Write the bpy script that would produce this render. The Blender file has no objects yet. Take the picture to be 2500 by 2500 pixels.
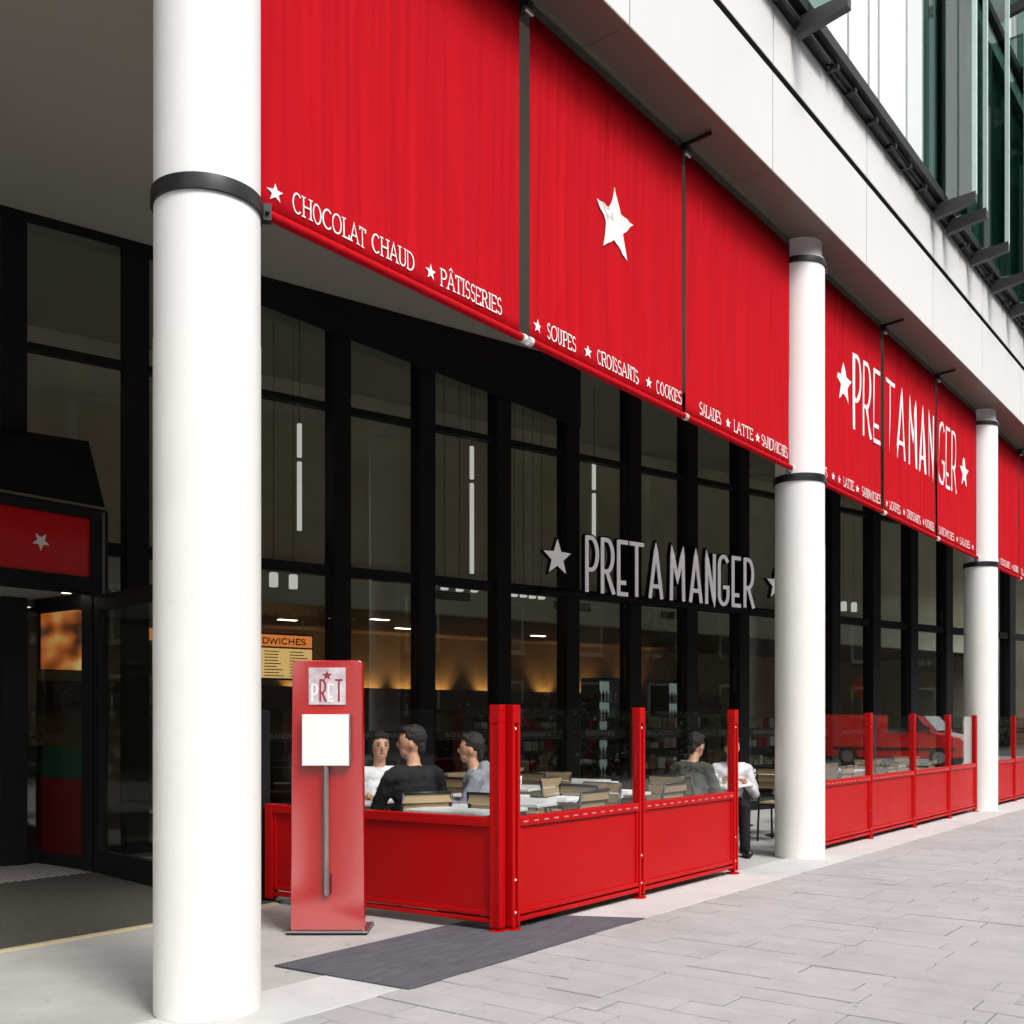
import bpy, bmesh, math, random
from mathutils import Vector, Matrix
R_ = math.radians
rnd = random.Random(7)
scene = bpy.context.scene
col = scene.collection

# ------------------------------------------------------------------ camera, sky, sun, exposure
F_PX, VX, HY, CX = 2600.0, 3220.0, 1765.0, 1250.0          # photo calibration (2500 px frame)
TH = math.atan((VX - CX) / F_PX)
FW = (math.cos(TH), math.sin(TH)); RT = (math.sin(TH), -math.cos(TH))
CAM = (-3.2597, -4.3414, 1.40)
cam_d = bpy.data.cameras.new("camera"); cam = bpy.data.objects.new("camera", cam_d); col.objects.link(cam)
cam.location = CAM; cam.rotation_euler = (R_(90), 0, TH - R_(90))
cam_d.sensor_width = 36; cam_d.lens = 36 * F_PX / 2500; cam_d.shift_y = (HY - 1250) / 2500
cam_d.clip_start = 0.05; cam_d.clip_end = 2000
scene.camera = cam

SUN_AZ = R_(-106)      # direction towards the sun measured from +X (street side, to the right)
SUN_EL = R_(48)
world = bpy.data.worlds.new("World"); scene.world = world; world.use_nodes = True
wn = world.node_tree.nodes; wl = world.node_tree.links
bg = wn["Background"]; bg.inputs[1].default_value = 0.15
sky = wn.new("ShaderNodeTexSky"); sky.sky_type = 'NISHITA'; sky.sun_disc = False
sky.sun_elevation = SUN_EL; sky.sun_rotation = math.pi / 2 - SUN_AZ
sky.air_density = 1.0; sky.dust_density = 4.0; sky.ozone_density = 1.0
hsv = wn.new("ShaderNodeHueSaturation"); hsv.inputs['Saturation'].default_value = 0.18; hsv.inputs['Value'].default_value = 1.0
wl.new(sky.outputs[0], hsv.inputs['Color']); wl.new(hsv.outputs[0], bg.inputs[0])
sun_d = bpy.data.lights.new("sun", 'SUN'); sun_d.energy = 1.4; sun_d.angle = R_(16); sun_d.color = (1.0, 0.97, 0.93)
sun = bpy.data.objects.new("sun", sun_d); col.objects.link(sun)
sd = Vector((math.cos(SUN_AZ) * math.cos(SUN_EL), math.sin(SUN_AZ) * math.cos(SUN_EL), math.sin(SUN_EL)))
sun.rotation_euler = sd.to_track_quat('Z', 'Y').to_euler(); sun.location = (0, -8, 20)
scene.view_settings.view_transform = 'Standard'; scene.view_settings.look = 'None'
scene.view_settings.exposure = 0.8; scene.view_settings.gamma = 1.0
scene.render.engine = 'CYCLES'
scene.cycles.use_denoising = True
scene.cycles.max_bounces = 10; scene.cycles.transparent_max_bounces = 24
scene.cycles.sample_clamp_indirect = 6.0
scene.cycles.caustics_reflective = False; scene.cycles.caustics_refractive = False

# ------------------------------------------------------------------ helpers
def at_depth(px, py, d):
    k = (px - CX) / F_PX
    return Vector((CAM[0] + d * (FW[0] + k * RT[0]), CAM[1] + d * (FW[1] + k * RT[1]), CAM[2] + d * (HY - py) / F_PX))

def tag(o, label=None, cat=None, group=None, kind=None):
    if label: o["label"] = label
    if cat: o["category"] = cat
    if group: o["group"] = group
    if kind: o["kind"] = kind
    return o

def empty(name, loc=(0, 0, 0), rz=0.0, label=None, cat=None, group=None):
    o = bpy.data.objects.new(name, None); col.objects.link(o)
    o.location = loc; o.rotation_euler = (0, 0, rz); o.empty_display_size = 0.1
    return tag(o, label, cat, group)

class MB:
    def __init__(self): self.v = []; self.f = []
    def add(self, vs, fs):
        b = len(self.v); self.v += [tuple(p) for p in vs]; self.f += [tuple(b + i for i in f) for f in fs]; return self
    def box(self, x0, x1, y0, y1, z0, z1):
        vs = [(x0, y0, z0), (x1, y0, z0), (x1, y1, z0), (x0, y1, z0), (x0, y0, z1), (x1, y0, z1), (x1, y1, z1), (x0, y1, z1)]
        return self.add(vs, [(0, 3, 2, 1), (4, 5, 6, 7), (0, 1, 5, 4), (1, 2, 6, 5), (2, 3, 7, 6), (3, 0, 4, 7)])
    def bar(self, p0, p1, w, h, up=(0, 0, 1)):
        p0, p1 = Vector(p0), Vector(p1); d = (p1 - p0).normalized(); s = d.cross(Vector(up))
        if s.length < 1e-4: s = d.cross(Vector((1, 0, 0)))
        s.normalize(); t = s.cross(d); vs = []
        for p in (p0, p1):
            for a, b in ((-1, -1), (1, -1), (1, 1), (-1, 1)): vs.append(p + s * a * w / 2 + t * b * h / 2)
        return self.add(vs, [(0, 1, 2, 3), (7, 6, 5, 4), (0, 4, 5, 1), (1, 5, 6, 2), (2, 6, 7, 3), (3, 7, 4, 0)])
    def tube(self, pts, r, n=12, cap=True):
        pts = [Vector(p) for p in pts]; rs = r if isinstance(r, (list, tuple)) else [r] * len(pts)
        rings = []; prev = None
        for i, p in enumerate(pts):
            d = (pts[min(i + 1, len(pts) - 1)] - pts[max(i - 1, 0)])
            if d.length < 1e-9: d = Vector((0, 0, 1))
            d.normalize()
            a = prev if prev is not None else (Vector((1, 0, 0)) if abs(d.x) < .9 else Vector((0, 1, 0)))
            a = (a - d * a.dot(d)); a.normalize(); b = d.cross(a); prev = a
            rings.append([p + (a * math.cos(2 * math.pi * k / n) + b * math.sin(2 * math.pi * k / n)) * rs[i] for k in range(n)])
        vs = [q for rg in rings for q in rg]; fs = []
        for i in range(len(pts) - 1):
            for k in range(n): fs.append((i * n + k, i * n + (k + 1) % n, (i + 1) * n + (k + 1) % n, (i + 1) * n + k))
        if cap: fs.append(tuple(reversed(range(n)))); fs.append(tuple((len(pts) - 1) * n + k for k in range(n)))
        return self.add(vs, fs)
    def lathe(self, prof, n=32, c=(0, 0)):
        vs = []; fs = []
        for r, z in prof:
            for k in range(n): a = 2 * math.pi * k / n; vs.append((c[0] + r * math.cos(a), c[1] + r * math.sin(a), z))
        m = len(prof)
        for i in range(m - 1):
            for k in range(n): fs.append((i * n + k, i * n + (k + 1) % n, (i + 1) * n + (k + 1) % n, (i + 1) * n + k))
        fs.append(tuple(reversed(range(n)))); fs.append(tuple((m - 1) * n + k for k in range(n)))
        return self.add(vs, fs)
    def ell(self, c, r, nu=16, nv=10, rot=None):
        vs = []; fs = []
        M = rot or Matrix.Identity(3)
        for j in range(nv + 1):
            ph = -math.pi / 2 + math.pi * j / nv
            for i in range(nu):
                a = 2 * math.pi * i / nu
                p = Vector((r[0] * math.cos(ph) * math.cos(a), r[1] * math.cos(ph) * math.sin(a), r[2] * math.sin(ph)))
                vs.append(Vector(c) + M @ p)
        for j in range(nv):
            for i in range(nu): fs.append((j * nu + i, j * nu + (i + 1) % nu, (j + 1) * nu + (i + 1) % nu, (j + 1) * nu + i))
        return self.add(vs, fs)
    def prism(self, poly, y0, y1):
        """polygon in the XZ plane extruded along Y"""
        n = len(poly)
        vs = [(x, y0, z) for x, z in poly] + [(x, y1, z) for x, z in poly]
        fs = [tuple(range(n)), tuple(reversed(range(n, 2 * n)))]
        for i in range(n): fs.append((i, n + i, n + (i + 1) % n, (i + 1) % n))
        return self.add(vs, fs)
    def prism_xy(self, poly, z0, z1):
        n = len(poly)
        vs = [(x, y, z0) for x, y in poly] + [(x, y, z1) for x, y in poly]
        fs = [tuple(reversed(range(n))), tuple(range(n, 2 * n))]
        for i in range(n): fs.append((i, (i + 1) % n, n + (i + 1) % n, n + i))
        return self.add(vs, fs)
    def prism_yz(self, poly, x0, x1):
        n = len(poly)
        vs = [(x0, y, z) for y, z in poly] + [(x1, y, z) for y, z in poly]
        fs = [tuple(reversed(range(n))), tuple(range(n, 2 * n))]
        for i in range(n): fs.append((i, (i + 1) % n, n + (i + 1) % n, n + i))
        return self.add(vs, fs)
    def mesh(self, name, mat, smooth=False):
        me = bpy.data.meshes.new(name); me.from_pydata(self.v, [], self.f)
        bm = bmesh.new(); bm.from_mesh(me); bmesh.ops.recalc_face_normals(bm, faces=bm.faces); bm.to_mesh(me); bm.free()
        if mat: me.materials.append(mat)
        if smooth:
            for p in me.polygons: p.use_smooth = True
        return me
    def build(self, name, mat, parent=None, smooth=False, bevel=0, auto=False):
        o = bpy.data.objects.new(name, self.mesh(name, mat, smooth or auto)); col.objects.link(o); o.parent = parent
        if bevel:
            b = o.modifiers.new("bevel", 'BEVEL'); b.width = bevel; b.segments = 2; b.limit_method = 'ANGLE'; b.angle_limit = R_(40)
        if auto:
            m = o.modifiers.new("split", 'EDGE_SPLIT'); m.split_angle = R_(40)
        return o

def copy_tree(o, parent=None):
    c = o.copy(); col.objects.link(c)
    if parent: c.parent = parent
    for ch in list(o.children): copy_tree(ch, c)
    return c

# ------------------------------------------------------------------ materials
def mat(name, c, rough=0.5, metal=0.0, var=0.0, vscale=6.0, bump=0.0, bscale=40.0, spec=0.5, coat=0.0, stretch=(1, 1, 1),
        c2=None, rand=0.0, emit=None, estr=0.0, ior=None, rvar=0.0, sheen=0.0, geo=False, spots=0.0):
    m = bpy.data.materials.new(name); m.use_nodes = True
    nt = m.node_tree; N = nt.nodes; L = nt.links; P = N["Principled BSDF"]
    P.inputs['Base Color'].default_value = (*c, 1); P.inputs['Roughness'].default_value = rough; P.inputs['Metallic'].default_value = metal
    P.inputs['Specular IOR Level'].default_value = spec
    if coat: P.inputs['Coat Weight'].default_value = coat; P.inputs['Coat Roughness'].default_value = 0.08
    if ior: P.inputs['IOR'].default_value = ior
    if sheen: P.inputs['Sheen Weight'].default_value = sheen
    if emit: P.inputs['Emission Color'].default_value = (*emit, 1); P.inputs['Emission Strength'].default_value = estr
    colour = None
    if var or bump or rvar:
        tc = N.new("ShaderNodeTexCoord"); mp = N.new("ShaderNodeMapping"); mp.inputs['Scale'].default_value = stretch
        L.new(N.new('ShaderNodeNewGeometry').outputs['Position'] if geo else tc.outputs['Object'], mp.inputs['Vector'])
    if var:
        n1 = N.new("ShaderNodeTexNoise"); n1.inputs['Scale'].default_value = vscale; n1.inputs['Detail'].default_value = 6; n1.inputs['Roughness'].default_value = 0.65
        L.new(mp.outputs[0], n1.inputs['Vector'])
        mr = N.new("ShaderNodeMapRange"); mr.inputs['From Min'].default_value = 0.3; mr.inputs['From Max'].default_value = 0.7
        L.new(n1.outputs['Fac'], mr.inputs['Value'])
        mx = N.new("ShaderNodeMix"); mx.data_type = 'RGBA'
        d = c2 if c2 else tuple(x * (1 - var) for x in c)
        mx.inputs['A'].default_value = (*c, 1); mx.inputs['B'].default_value = (*d, 1)
        L.new(mr.outputs[0], mx.inputs['Factor']); colour = mx.outputs['Result']
    if spots:
        n4 = N.new("ShaderNodeTexNoise"); n4.inputs['Scale'].default_value = 11; n4.inputs['Detail'].default_value = 2; L.new(mp.outputs[0], n4.inputs['Vector'])
        n5 = N.new("ShaderNodeTexNoise"); n5.inputs['Scale'].default_value = .9; n5.inputs['Detail'].default_value = 5; L.new(mp.outputs[0], n5.inputs['Vector'])
        m4 = N.new("ShaderNodeMapRange"); m4.inputs['From Min'].default_value = .70; m4.inputs['From Max'].default_value = .74; m4.inputs['To Max'].default_value = spots; L.new(n4.outputs['Fac'], m4.inputs['Value'])
        m5 = N.new("ShaderNodeMapRange"); m5.inputs['From Min'].default_value = .48; m5.inputs['From Max'].default_value = .72; m5.inputs['To Max'].default_value = spots * .5; L.new(n5.outputs['Fac'], m5.inputs['Value'])
        ad = N.new("ShaderNodeMath"); ad.operation = 'MAXIMUM'; L.new(m4.outputs[0], ad.inputs[0]); L.new(m5.outputs[0], ad.inputs[1])
        x4 = N.new("ShaderNodeMix"); x4.data_type = 'RGBA'; x4.inputs['B'].default_value = (*[x * .45 for x in c], 1)
        L.new(ad.outputs[0], x4.inputs['Factor']); L.new(colour, x4.inputs['A']); colour = x4.outputs['Result']
    if rand:
        oi = N.new("ShaderNodeObjectInfo"); mr2 = N.new("ShaderNodeMapRange")
        mr2.inputs['To Min'].default_value = 1 - rand; mr2.inputs['To Max'].default_value = 1 + rand
        L.new(oi.outputs['Random'], mr2.inputs['Value'])
        hv = N.new("ShaderNodeHueSaturation"); L.new(mr2.outputs[0], hv.inputs['Value'])
        if colour: L.new(colour, hv.inputs['Color'])
        else: hv.inputs['Color'].default_value = (*c, 1)
        colour = hv.outputs[0]
    if colour: L.new(colour, P.inputs['Base Color'])
    if rvar:
        n3 = N.new("ShaderNodeTexNoise"); n3.inputs['Scale'].default_value = vscale * 2.3; n3.inputs['Detail'].default_value = 5
        L.new(mp.outputs[0], n3.inputs['Vector'])
        m3 = N.new("ShaderNodeMapRange"); m3.inputs['To Min'].default_value = max(0, rough - rvar); m3.inputs['To Max'].default_value = min(1, rough + rvar)
        L.new(n3.outputs['Fac'], m3.inputs['Value']); L.new(m3.outputs[0], P.inputs['Roughness'])
    if bump:
        n2 = N.new("ShaderNodeTexNoise"); n2.inputs['Scale'].default_value = bscale; n2.inputs['Detail'].default_value = 5
        L.new(mp.outputs[0], n2.inputs['Vector'])
        bp = N.new("ShaderNodeBump"); bp.inputs['Strength'].default_value = bump; bp.inputs['Distance'].default_value = 0.02
        L.new(n2.outputs['Fac'], bp.inputs['Height']); L.new(bp.outputs[0], P.inputs['Normal'])
    return m

def glass_mat(name, tint=(0.93, 0.96, 0.95), f0=0.05, rough=0.0, amount=1.0):
    """clear sheet: what is behind it shows through, reflection grows towards grazing angles (Schlick), both sides"""
    m = bpy.data.materials.new(name); m.use_nodes = True
    nt = m.node_tree; N = nt.nodes; L = nt.links; N.remove(N["Principled BSDF"])
    out = N["Material Output"]
    tr = N.new("ShaderNodeBsdfTransparent"); tr.inputs[0].default_value = (*tint, 1)
    gl = N.new("ShaderNodeBsdfGlossy"); gl.inputs['Roughness'].default_value = rough; gl.inputs[0].default_value = (1, 1, 1, 1)
    lw = N.new("ShaderNodeLayerWeight"); lw.inputs['Blend'].default_value = 0.5
    pw = N.new("ShaderNodeMath"); pw.operation = 'POWER'; pw.inputs[1].default_value = 5.0; L.new(lw.outputs['Facing'], pw.inputs[0])
    ml = N.new("ShaderNodeMath"); ml.operation = 'MULTIPLY_ADD'; ml.inputs[1].default_value = (1 - f0) * amount; ml.inputs[2].default_value = f0 * amount
    L.new(pw.outputs[0], ml.inputs[0])
    mx = N.new("ShaderNodeMixShader"); L.new(ml.outputs[0], mx.inputs[0]); L.new(tr.outputs[0], mx.inputs[1]); L.new(gl.outputs[0], mx.inputs[2])
    L.new(mx.outputs[0], out.inputs['Surface'])
    return m

def emis(name, c, s):
    m = bpy.data.materials.new(name); m.use_nodes = True
    P = m.node_tree.nodes["Principled BSDF"]; P.inputs['Base Color'].default_value = (*[min(1, x) * .5 for x in c], 1)
    P.inputs['Emission Color'].default_value = (*c, 1); P.inputs['Emission Strength'].default_value = s; return m

M = {}
M['col_low'] = mat("column_paint_low", (0.82, 0.81, 0.77), 0.45, var=0.05, vscale=3, bump=0.05, bscale=25, rvar=.15, spots=.10)
M['col_up'] = mat("column_paint_up", (0.80, 0.80, 0.80), 0.55, var=0.04, vscale=2.5, bump=0.03, bscale=60, rvar=.1)
M['black_metal'] = mat("black_metal", (0.012, 0.012, 0.013), 0.38, var=.3, vscale=9, rvar=.12)
M['black_matt'] = mat("black_matt", (0.006, 0.006, 0.0065), 0.6, var=.3, vscale=5, spec=.3)
M['fabric'] = mat("awning_fabric", (0.50, 0.006, 0.013), 0.8, var=0.22, vscale=6, stretch=(3.0, 3.0, 0.08), bump=0.22, bscale=8, spec=.05)
M['red_paint'] = mat("red_paint", (0.46, 0.0022, 0.0035), 0.42, var=0.09, vscale=1.5, rvar=.1, spec=.16)
M['red_stand'] = mat("red_stand", (0.52, 0.003, 0.006), 0.14, var=.03, vscale=3, ior=3.1)
M['red_dark'] = mat("red_panel", (0.58, 0.010, 0.012), 0.18, var=.15, vscale=3, coat=.6)
M['white_print'] = mat("white_print", (0.80, 0.745, 0.745), 0.7, var=.08, vscale=20)
M['rail_highlight'] = mat('highlight_pink', (.62, .22, .22), .35, var=.3, vscale=20)  # paler red that paints the glints on the rail dashes
M['white_cap'] = mat("white_cap", (0.8, 0.8, 0.78), 0.4, var=.1, vscale=30)
M['alu'] = mat("aluminium", (0.50, 0.50, 0.50), 0.32, metal=.9, var=.2, vscale=15)
M['alu_dark'] = mat("grey_rail", (0.13, 0.125, 0.11), 0.45, metal=.2, var=.2, vscale=10)
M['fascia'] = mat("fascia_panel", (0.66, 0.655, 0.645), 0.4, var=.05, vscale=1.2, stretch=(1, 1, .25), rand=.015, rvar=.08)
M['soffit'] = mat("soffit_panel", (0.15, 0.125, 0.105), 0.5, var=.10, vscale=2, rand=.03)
M['ceiling'] = mat("arcade_ceiling", (0.42, 0.395, 0.34), 0.85, var=.05, vscale=1.5, bump=.04, bscale=30)
M['dark_gap'] = mat("dark_gap", (0.008, 0.008, 0.008), 0.9, spec=0.0)
M['grey_box'] = mat("bracket_grey", (0.045, 0.045, 0.05), 0.45, metal=.2, var=.3, vscale=8)
M['ledge'] = mat("ledge_metal", (0.014, 0.015, 0.014), 0.55, metal=.1, var=.5, vscale=5)
M['upper_white'] = mat("white_glazing", (0.86, 0.88, 0.88), 0.12, var=.05, vscale=.6, stretch=(2, 2, .2), coat=.3)
M['upper_glass'] = mat("green_glazing", (0.03, 0.085, 0.07), 0.08, var=.4, vscale=1.0, stretch=(2, 2, .3), coat=.6)
M['fin_glass'] = glass_mat("fin_glass", (0.32, 0.48, 0.43), 0.15)
M['edge_glass'] = mat("glass_edge", (0.55, 0.70, 0.64), 0.2, var=.15, vscale=6)
M['glass'] = glass_mat("shop_glass", (0.90, 0.93, 0.91), 0.05)
M['glass_screen'] = glass_mat("screen_glass", (0.96, 0.975, 0.97), 0.055, 0.0, 1.0)
M['glass_side'] = glass_mat('side_screen_glass', (0.97, 0.98, 0.975), 0.03, 0.0, 0.35)
M['letter'] = mat("brushed_letter", (0.90, 0.88, 0.89), 0.4, var=.04, vscale=20)
M['sign_letter'] = mat("letter_added_glow", (0.90, 0.87, 0.88), 0.4, var=.05, vscale=20, emit=(1.0, .95, .97), estr=.11)  # faint glow added to lift the letters' brightness
M['concrete'] = mat("arcade_floor", (0.44, 0.43, 0.415), 0.8, var=.30, vscale=2.2, c2=(0.34, 0.33, 0.32), bump=.25, bscale=120, geo=True, spots=.6)
M['border'] = mat("border_stone", (0.55, 0.545, 0.54), 0.75, var=.2, vscale=3.0, c2=(0.46, 0.455, 0.45), bump=.15, bscale=110, rand=.02, geo=True, spots=.55)
M['slab'] = mat("paving_slab", (0.405, 0.396, 0.396), 0.75, var=.2, vscale=5.0, c2=(0.35, 0.342, 0.34), bump=.3, bscale=130, rand=.04, geo=True, spots=.55)
M['joint'] = mat("joint_sand", (0.10, 0.096, 0.092), 0.95, var=.4, vscale=30, bump=.3, bscale=200)
M['asphalt'] = mat("asphalt", (0.06, 0.06, 0.06), 0.9, var=.3, vscale=8, bump=.4, bscale=160)
M['mat_dark'] = mat("dark_mat", (0.105, 0.105, 0.125), 0.85, var=.45, vscale=7, stretch=(.6, 2.5, 1), bump=.3, bscale=90)
M['doorway_sheet'] = mat("doorway_sheet", (0.075, 0.07, 0.055), 0.95, var=.4, vscale=14, bump=.5, bscale=200)
M['strip'] = mat("brass_strip", (0.75, 0.66, 0.42), 0.4, metal=.3, var=.2, vscale=20)
M['wood'] = mat("slat_wood", (0.46, 0.34, 0.19), 0.55, var=.35, vscale=7, stretch=(1, 14, 14), rand=.12)
M['table_top'] = mat("table_top", (0.72, 0.73, 0.73), 0.3, var=.08, vscale=8, rvar=.08)
M['dark_wood'] = mat("brown_wood", (0.11, 0.035, 0.018), 0.45, var=.4, vscale=5, stretch=(1, 10, 10))
M['wall_in'] = mat("interior_wall", (0.78, 0.74, 0.58), 0.8, var=.25, vscale=1.3)
M['wall_warm'] = mat("interior_warm_wall", (0.46, 0.31, 0.17), 0.7, var=.2, vscale=1.3)
M['bulk'] = mat("bulkhead", (0.66, 0.65, 0.53), 0.8, var=.08, vscale=1)
M['low_ceiling'] = mat("low_ceiling", (0.10, 0.05, 0.035), 0.6, var=.3, vscale=2)
M['floor_in'] = mat("interior_floor", (0.10, 0.085, 0.07), 0.5, var=.3, vscale=3)
M['counter'] = mat("counter_front", (0.025, 0.02, 0.018), 0.4, var=.4, vscale=4)
M['paper'] = mat("paper", (0.86, 0.86, 0.85), 0.6, var=.02, vscale=6)
M['emit_white'] = emis("glow_white", (1.0, 0.97, 0.92), 0.32)
M['emit_spot'] = emis("lamp_spot", (1.0, 0.80, 0.58), 5.0)
M['emit_menu'] = emis("menu_cream", (1.0, 0.62, 0.22), 0.42)
M['emit_menu_head'] = emis("menu_orange", (1.0, 0.28, 0.06), 0.42)
M['menu_ink'] = mat("menu_ink", (0.10, 0.03, 0.01), .6)

# ------------------------------------------------------------------ stroke lettering
def arc(cx, cy, rx, ry, a0, a1, n=10):
    return [(cx + rx * math.cos(R_(a0 + (a1 - a0) * i / n)), cy + ry * math.sin(R_(a0 + (a1 - a0) * i / n))) for i in range(n + 1)]
ROM = {
 'A': (.72, [[(.02, 0), (.36, 1), (.70, 0)], [(.15, .34), (.57, .34)]]),
 'C': (.66, [arc(.36, .5, .34, .5, 48, 312, 16)]),
 'D': (.70, [[(.1, 0), (.1, 1)], [(.1, 1)] + arc(.28, .5, .40, .5, 90, -90, 14) + [(.1, 0)]]),
 'E': (.58, [[(.1, 0), (.1, 1)], [(.1, 1), (.54, 1), (.54, .86)], [(.1, .52), (.44, .52)], [(.1, 0), (.56, 0), (.56, .15)]]),
 'H': (.74, [[(.1, 0), (.1, 1)], [(.64, 0), (.64, 1)], [(.1, .52), (.64, .52)]]),
 'I': (.26, [[(.13, 0), (.13, 1)]]),
 'K': (.70, [[(.1, 0), (.1, 1)], [(.62, 1), (.14, .46)], [(.28, .60), (.66, 0)]]),
 'L': (.56, [[(.1, 0), (.1, 1)], [(.1, 0), (.53, 0), (.53, .18)]]),
 'N': (.76, [[(.1, 0), (.1, 1)], [(.1, 1), (.66, 0)], [(.66, 0), (.66, 1)]]),
 'O': (.74, [arc(.37, .5, .33, .5, 0, 360, 22)]),
 'P': (.62, [[(.1, 0), (.1, 1)], [(.1, 1)] + arc(.30, .73, .28, .27, 90, -90, 12) + [(.1, .46)]]),
 'R': (.68, [[(.1, 0), (.1, 1)], [(.1, 1)] + arc(.30, .75, .27, .25, 90, -90, 12) + [(.1, .5)], [(.32, .5), (.64, 0)]]),
 'S': (.56, [arc(.28, .745, .22, .255, 35, 250, 12) + arc(.28, .265, .24, .265, 70, -145, 12)]),
 'T': (.64, [[(.32, 0), (.32, 1)], [(.03, .85), (.03, 1), (.61, 1), (.61, .85)]]),
 'U': (.72, [[(.1, 1), (.1, .3)] + arc(.36, .3, .26, .3, 180, 360, 12) + [(.62, 1)]]),
 'W': (.98, [[(.02, 1), (.25, 0), (.49, .9), (.73, 0), (.96, 1)]]),
}
DECO = {
 'P': (.30, [[(.04, 0), (.04, 1)], [(.04, 1)] + arc(.14, .70, .14, .30, 90, -90, 14) + [(.04, .40)]]),
 'R': (.32, [[(.04, 0), (.04, 1)], [(.04, 1)] + arc(.14, .70, .14, .30, 90, -90, 14) + [(.04, .40)], [(.14, .40), (.30, 0)]]),
 'E': (.26, [[(.04, 0), (.04, 1)], [(.04, 1), (.25, 1)], [(.04, .22), (.20, .22)], [(.04, 0), (.25, 0)]]),
 'T': (.30, [[(.15, 0), (.15, 1)], [(.0, 1), (.30, 1)]]),
 'A': (.34, [[(.02, 0), (.17, 1), (.32, 0)], [(.07, .22), (.27, .22)]]),
 'M': (.40, [[(.03, 0), (.05, 1), (.20, .40), (.35, 1), (.37, 0)]]),
 'N': (.32, [[(.04, 0), (.04, 1), (.28, 0), (.28, 1)]]),
 'G': (.30, [arc(.16, .80, .13, .20, 30, 180, 8) + arc(.16, .20, .13, .20, 180, 360, 10) + [(.29, .36), (.17, .36)]]),
}
def letter_mb(mb, strokes, x, z, sx, sz, t, y0, dy, serif=0.0):
    """strokes as overlapping bars, each a hair prouder than the one before so that no faces coincide"""
    k = 0
    for poly in strokes:
        raw = [Vector((x + px * sx, z + pz * sz)) for px, pz in poly]; pts = [raw[0]]
        for q in raw[1:]:
            m_ = max(1, int((q - pts[-1]).length / .07)); p_ = pts[-1].copy()
            pts += [p_ + (q - p_) * (j + 1) / m_ for j in range(m_)]
        closed = (pts[0] - pts[-1]).length < 1e-5
        n = len(pts)
        # mitred ribbon
        left = []; right = []
        for i in range(n):
            if closed: a = pts[i - 1] if i > 0 else pts[-2]; b = pts[i + 1] if i < n - 1 else pts[1]
            else: a = pts[max(i - 1, 0)]; b = pts[min(i + 1, n - 1)]
            d1 = (pts[i] - a); d2 = (b - pts[i])
            if d1.length < 1e-7: d1 = d2
            if d2.length < 1e-7: d2 = d1
            d1.normalize(); d2.normalize(); d = d1 + d2
            if d.length < 1e-5: d = d1
            d.normalize(); nn = Vector((-d.y, d.x)); c = max(.45, nn.dot(Vector((-d1.y, d1.x))))
            p = pts[i].copy()
            if not closed and i == 0: p -= d2 * t * .3
            if not closed and i == n - 1: p += d1 * t * .3
            left.append(p + nn * t / 2 / c); right.append(p - nn * t / 2 / c)
        yy = y0 - dy - k * 0.0004; k += 1
        vs = [(p.x, yy, p.y) for p in left] + [(p.x, yy, p.y) for p in right] + [(p.x, y0, p.y) for p in left] + [(p.x, y0, p.y) for p in right]
        fs = []
        for i in range(n - 1):
            fs += [(i, i + 1, n + i + 1, n + i), (i, 2 * n + i, 2 * n + i + 1, i + 1), (n + i, n + i + 1, 3 * n + i + 1, 3 * n + i)]
        if not closed: fs += [(0, n, 3 * n, 2 * n), (n - 1, 3 * n - 1, 4 * n - 1, 2 * n - 1)]
        mb.add(vs, fs)
        if serif:
            for e, q in ((0, 1), (-1, -2)):
                p = pts[e]; d = pts[e] - pts[q]
                if abs(d.y) > abs(d.x) * .9 and (abs(poly[e][1]) < .02 or abs(poly[e][1] - 1) < .02):
                    yy = y0 - dy - k * 0.0004; k += 1
                    mb.box(p.x - serif / 2, p.x + serif / 2, yy, y0, p.y - t * .35, p.y + t * .35)
    return mb
def star_poly(cx, cz, r, inner=.42, rot=90):
    return [(cx + (r if i % 2 == 0 else r * inner) * math.cos(R_(rot + 36 * i)), cz + (r if i % 2 == 0 else r * inner) * math.sin(R_(rot + 36 * i))) for i in range(10)]
def star_mb(cx, cz, r, y0, dy, inner=.42, rot=90):
    mb = MB(); q = star_poly(cx, cz, r, inner, rot); pl = []; K = 6 if r > .15 else 1; J = 6 if r > .15 else 1
    for i in range(10):
        for k in range(K): t = k / K; pl.append((q[i][0] * (1 - t) + q[(i + 1) % 10][0] * t, q[i][1] * (1 - t) + q[(i + 1) % 10][1] * t))
    n = len(pl); vs = [(cx, y0 - dy, cz)]; fs = []
    for j in range(1, J + 1): vs += [(cx + (x - cx) * j / J, y0 - dy, cz + (z - cz) * j / J) for x, z in pl]
    vs += [(x, y0, z) for x, z in pl]
    for i in range(n):
        i2 = (i + 1) % n; fs.append((0, 1 + i, 1 + i2))
        for j in range(J): fs.append((1 + j * n + i, 1 + (j + 1) * n + i, 1 + (j + 1) * n + i2, 1 + j * n + i2))
    return mb.add(vs, fs)
def word_mb(text, x0, x1, z, h, y0, dy, t, serif):
    ws = [(.34 if ch == ' ' else ROM['A' if ch == 'Â' else ch][0] + .10) for ch in text]
    sx = (x1 - x0) / sum(ws); x = x0; mb = MB()
    for ch, w in zip(text, ws):
        if ch != ' ':
            letter_mb(mb, ROM['A' if ch == 'Â' else ch][1], x, z, sx, h, t, y0, dy, serif)
            if ch == 'Â': letter_mb(mb, [[(.2, 1.12), (.36, 1.28), (.52, 1.12)]], x, z, sx, h, t * .8, y0, dy + .001)
        x += w * sx
    return mb

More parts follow.
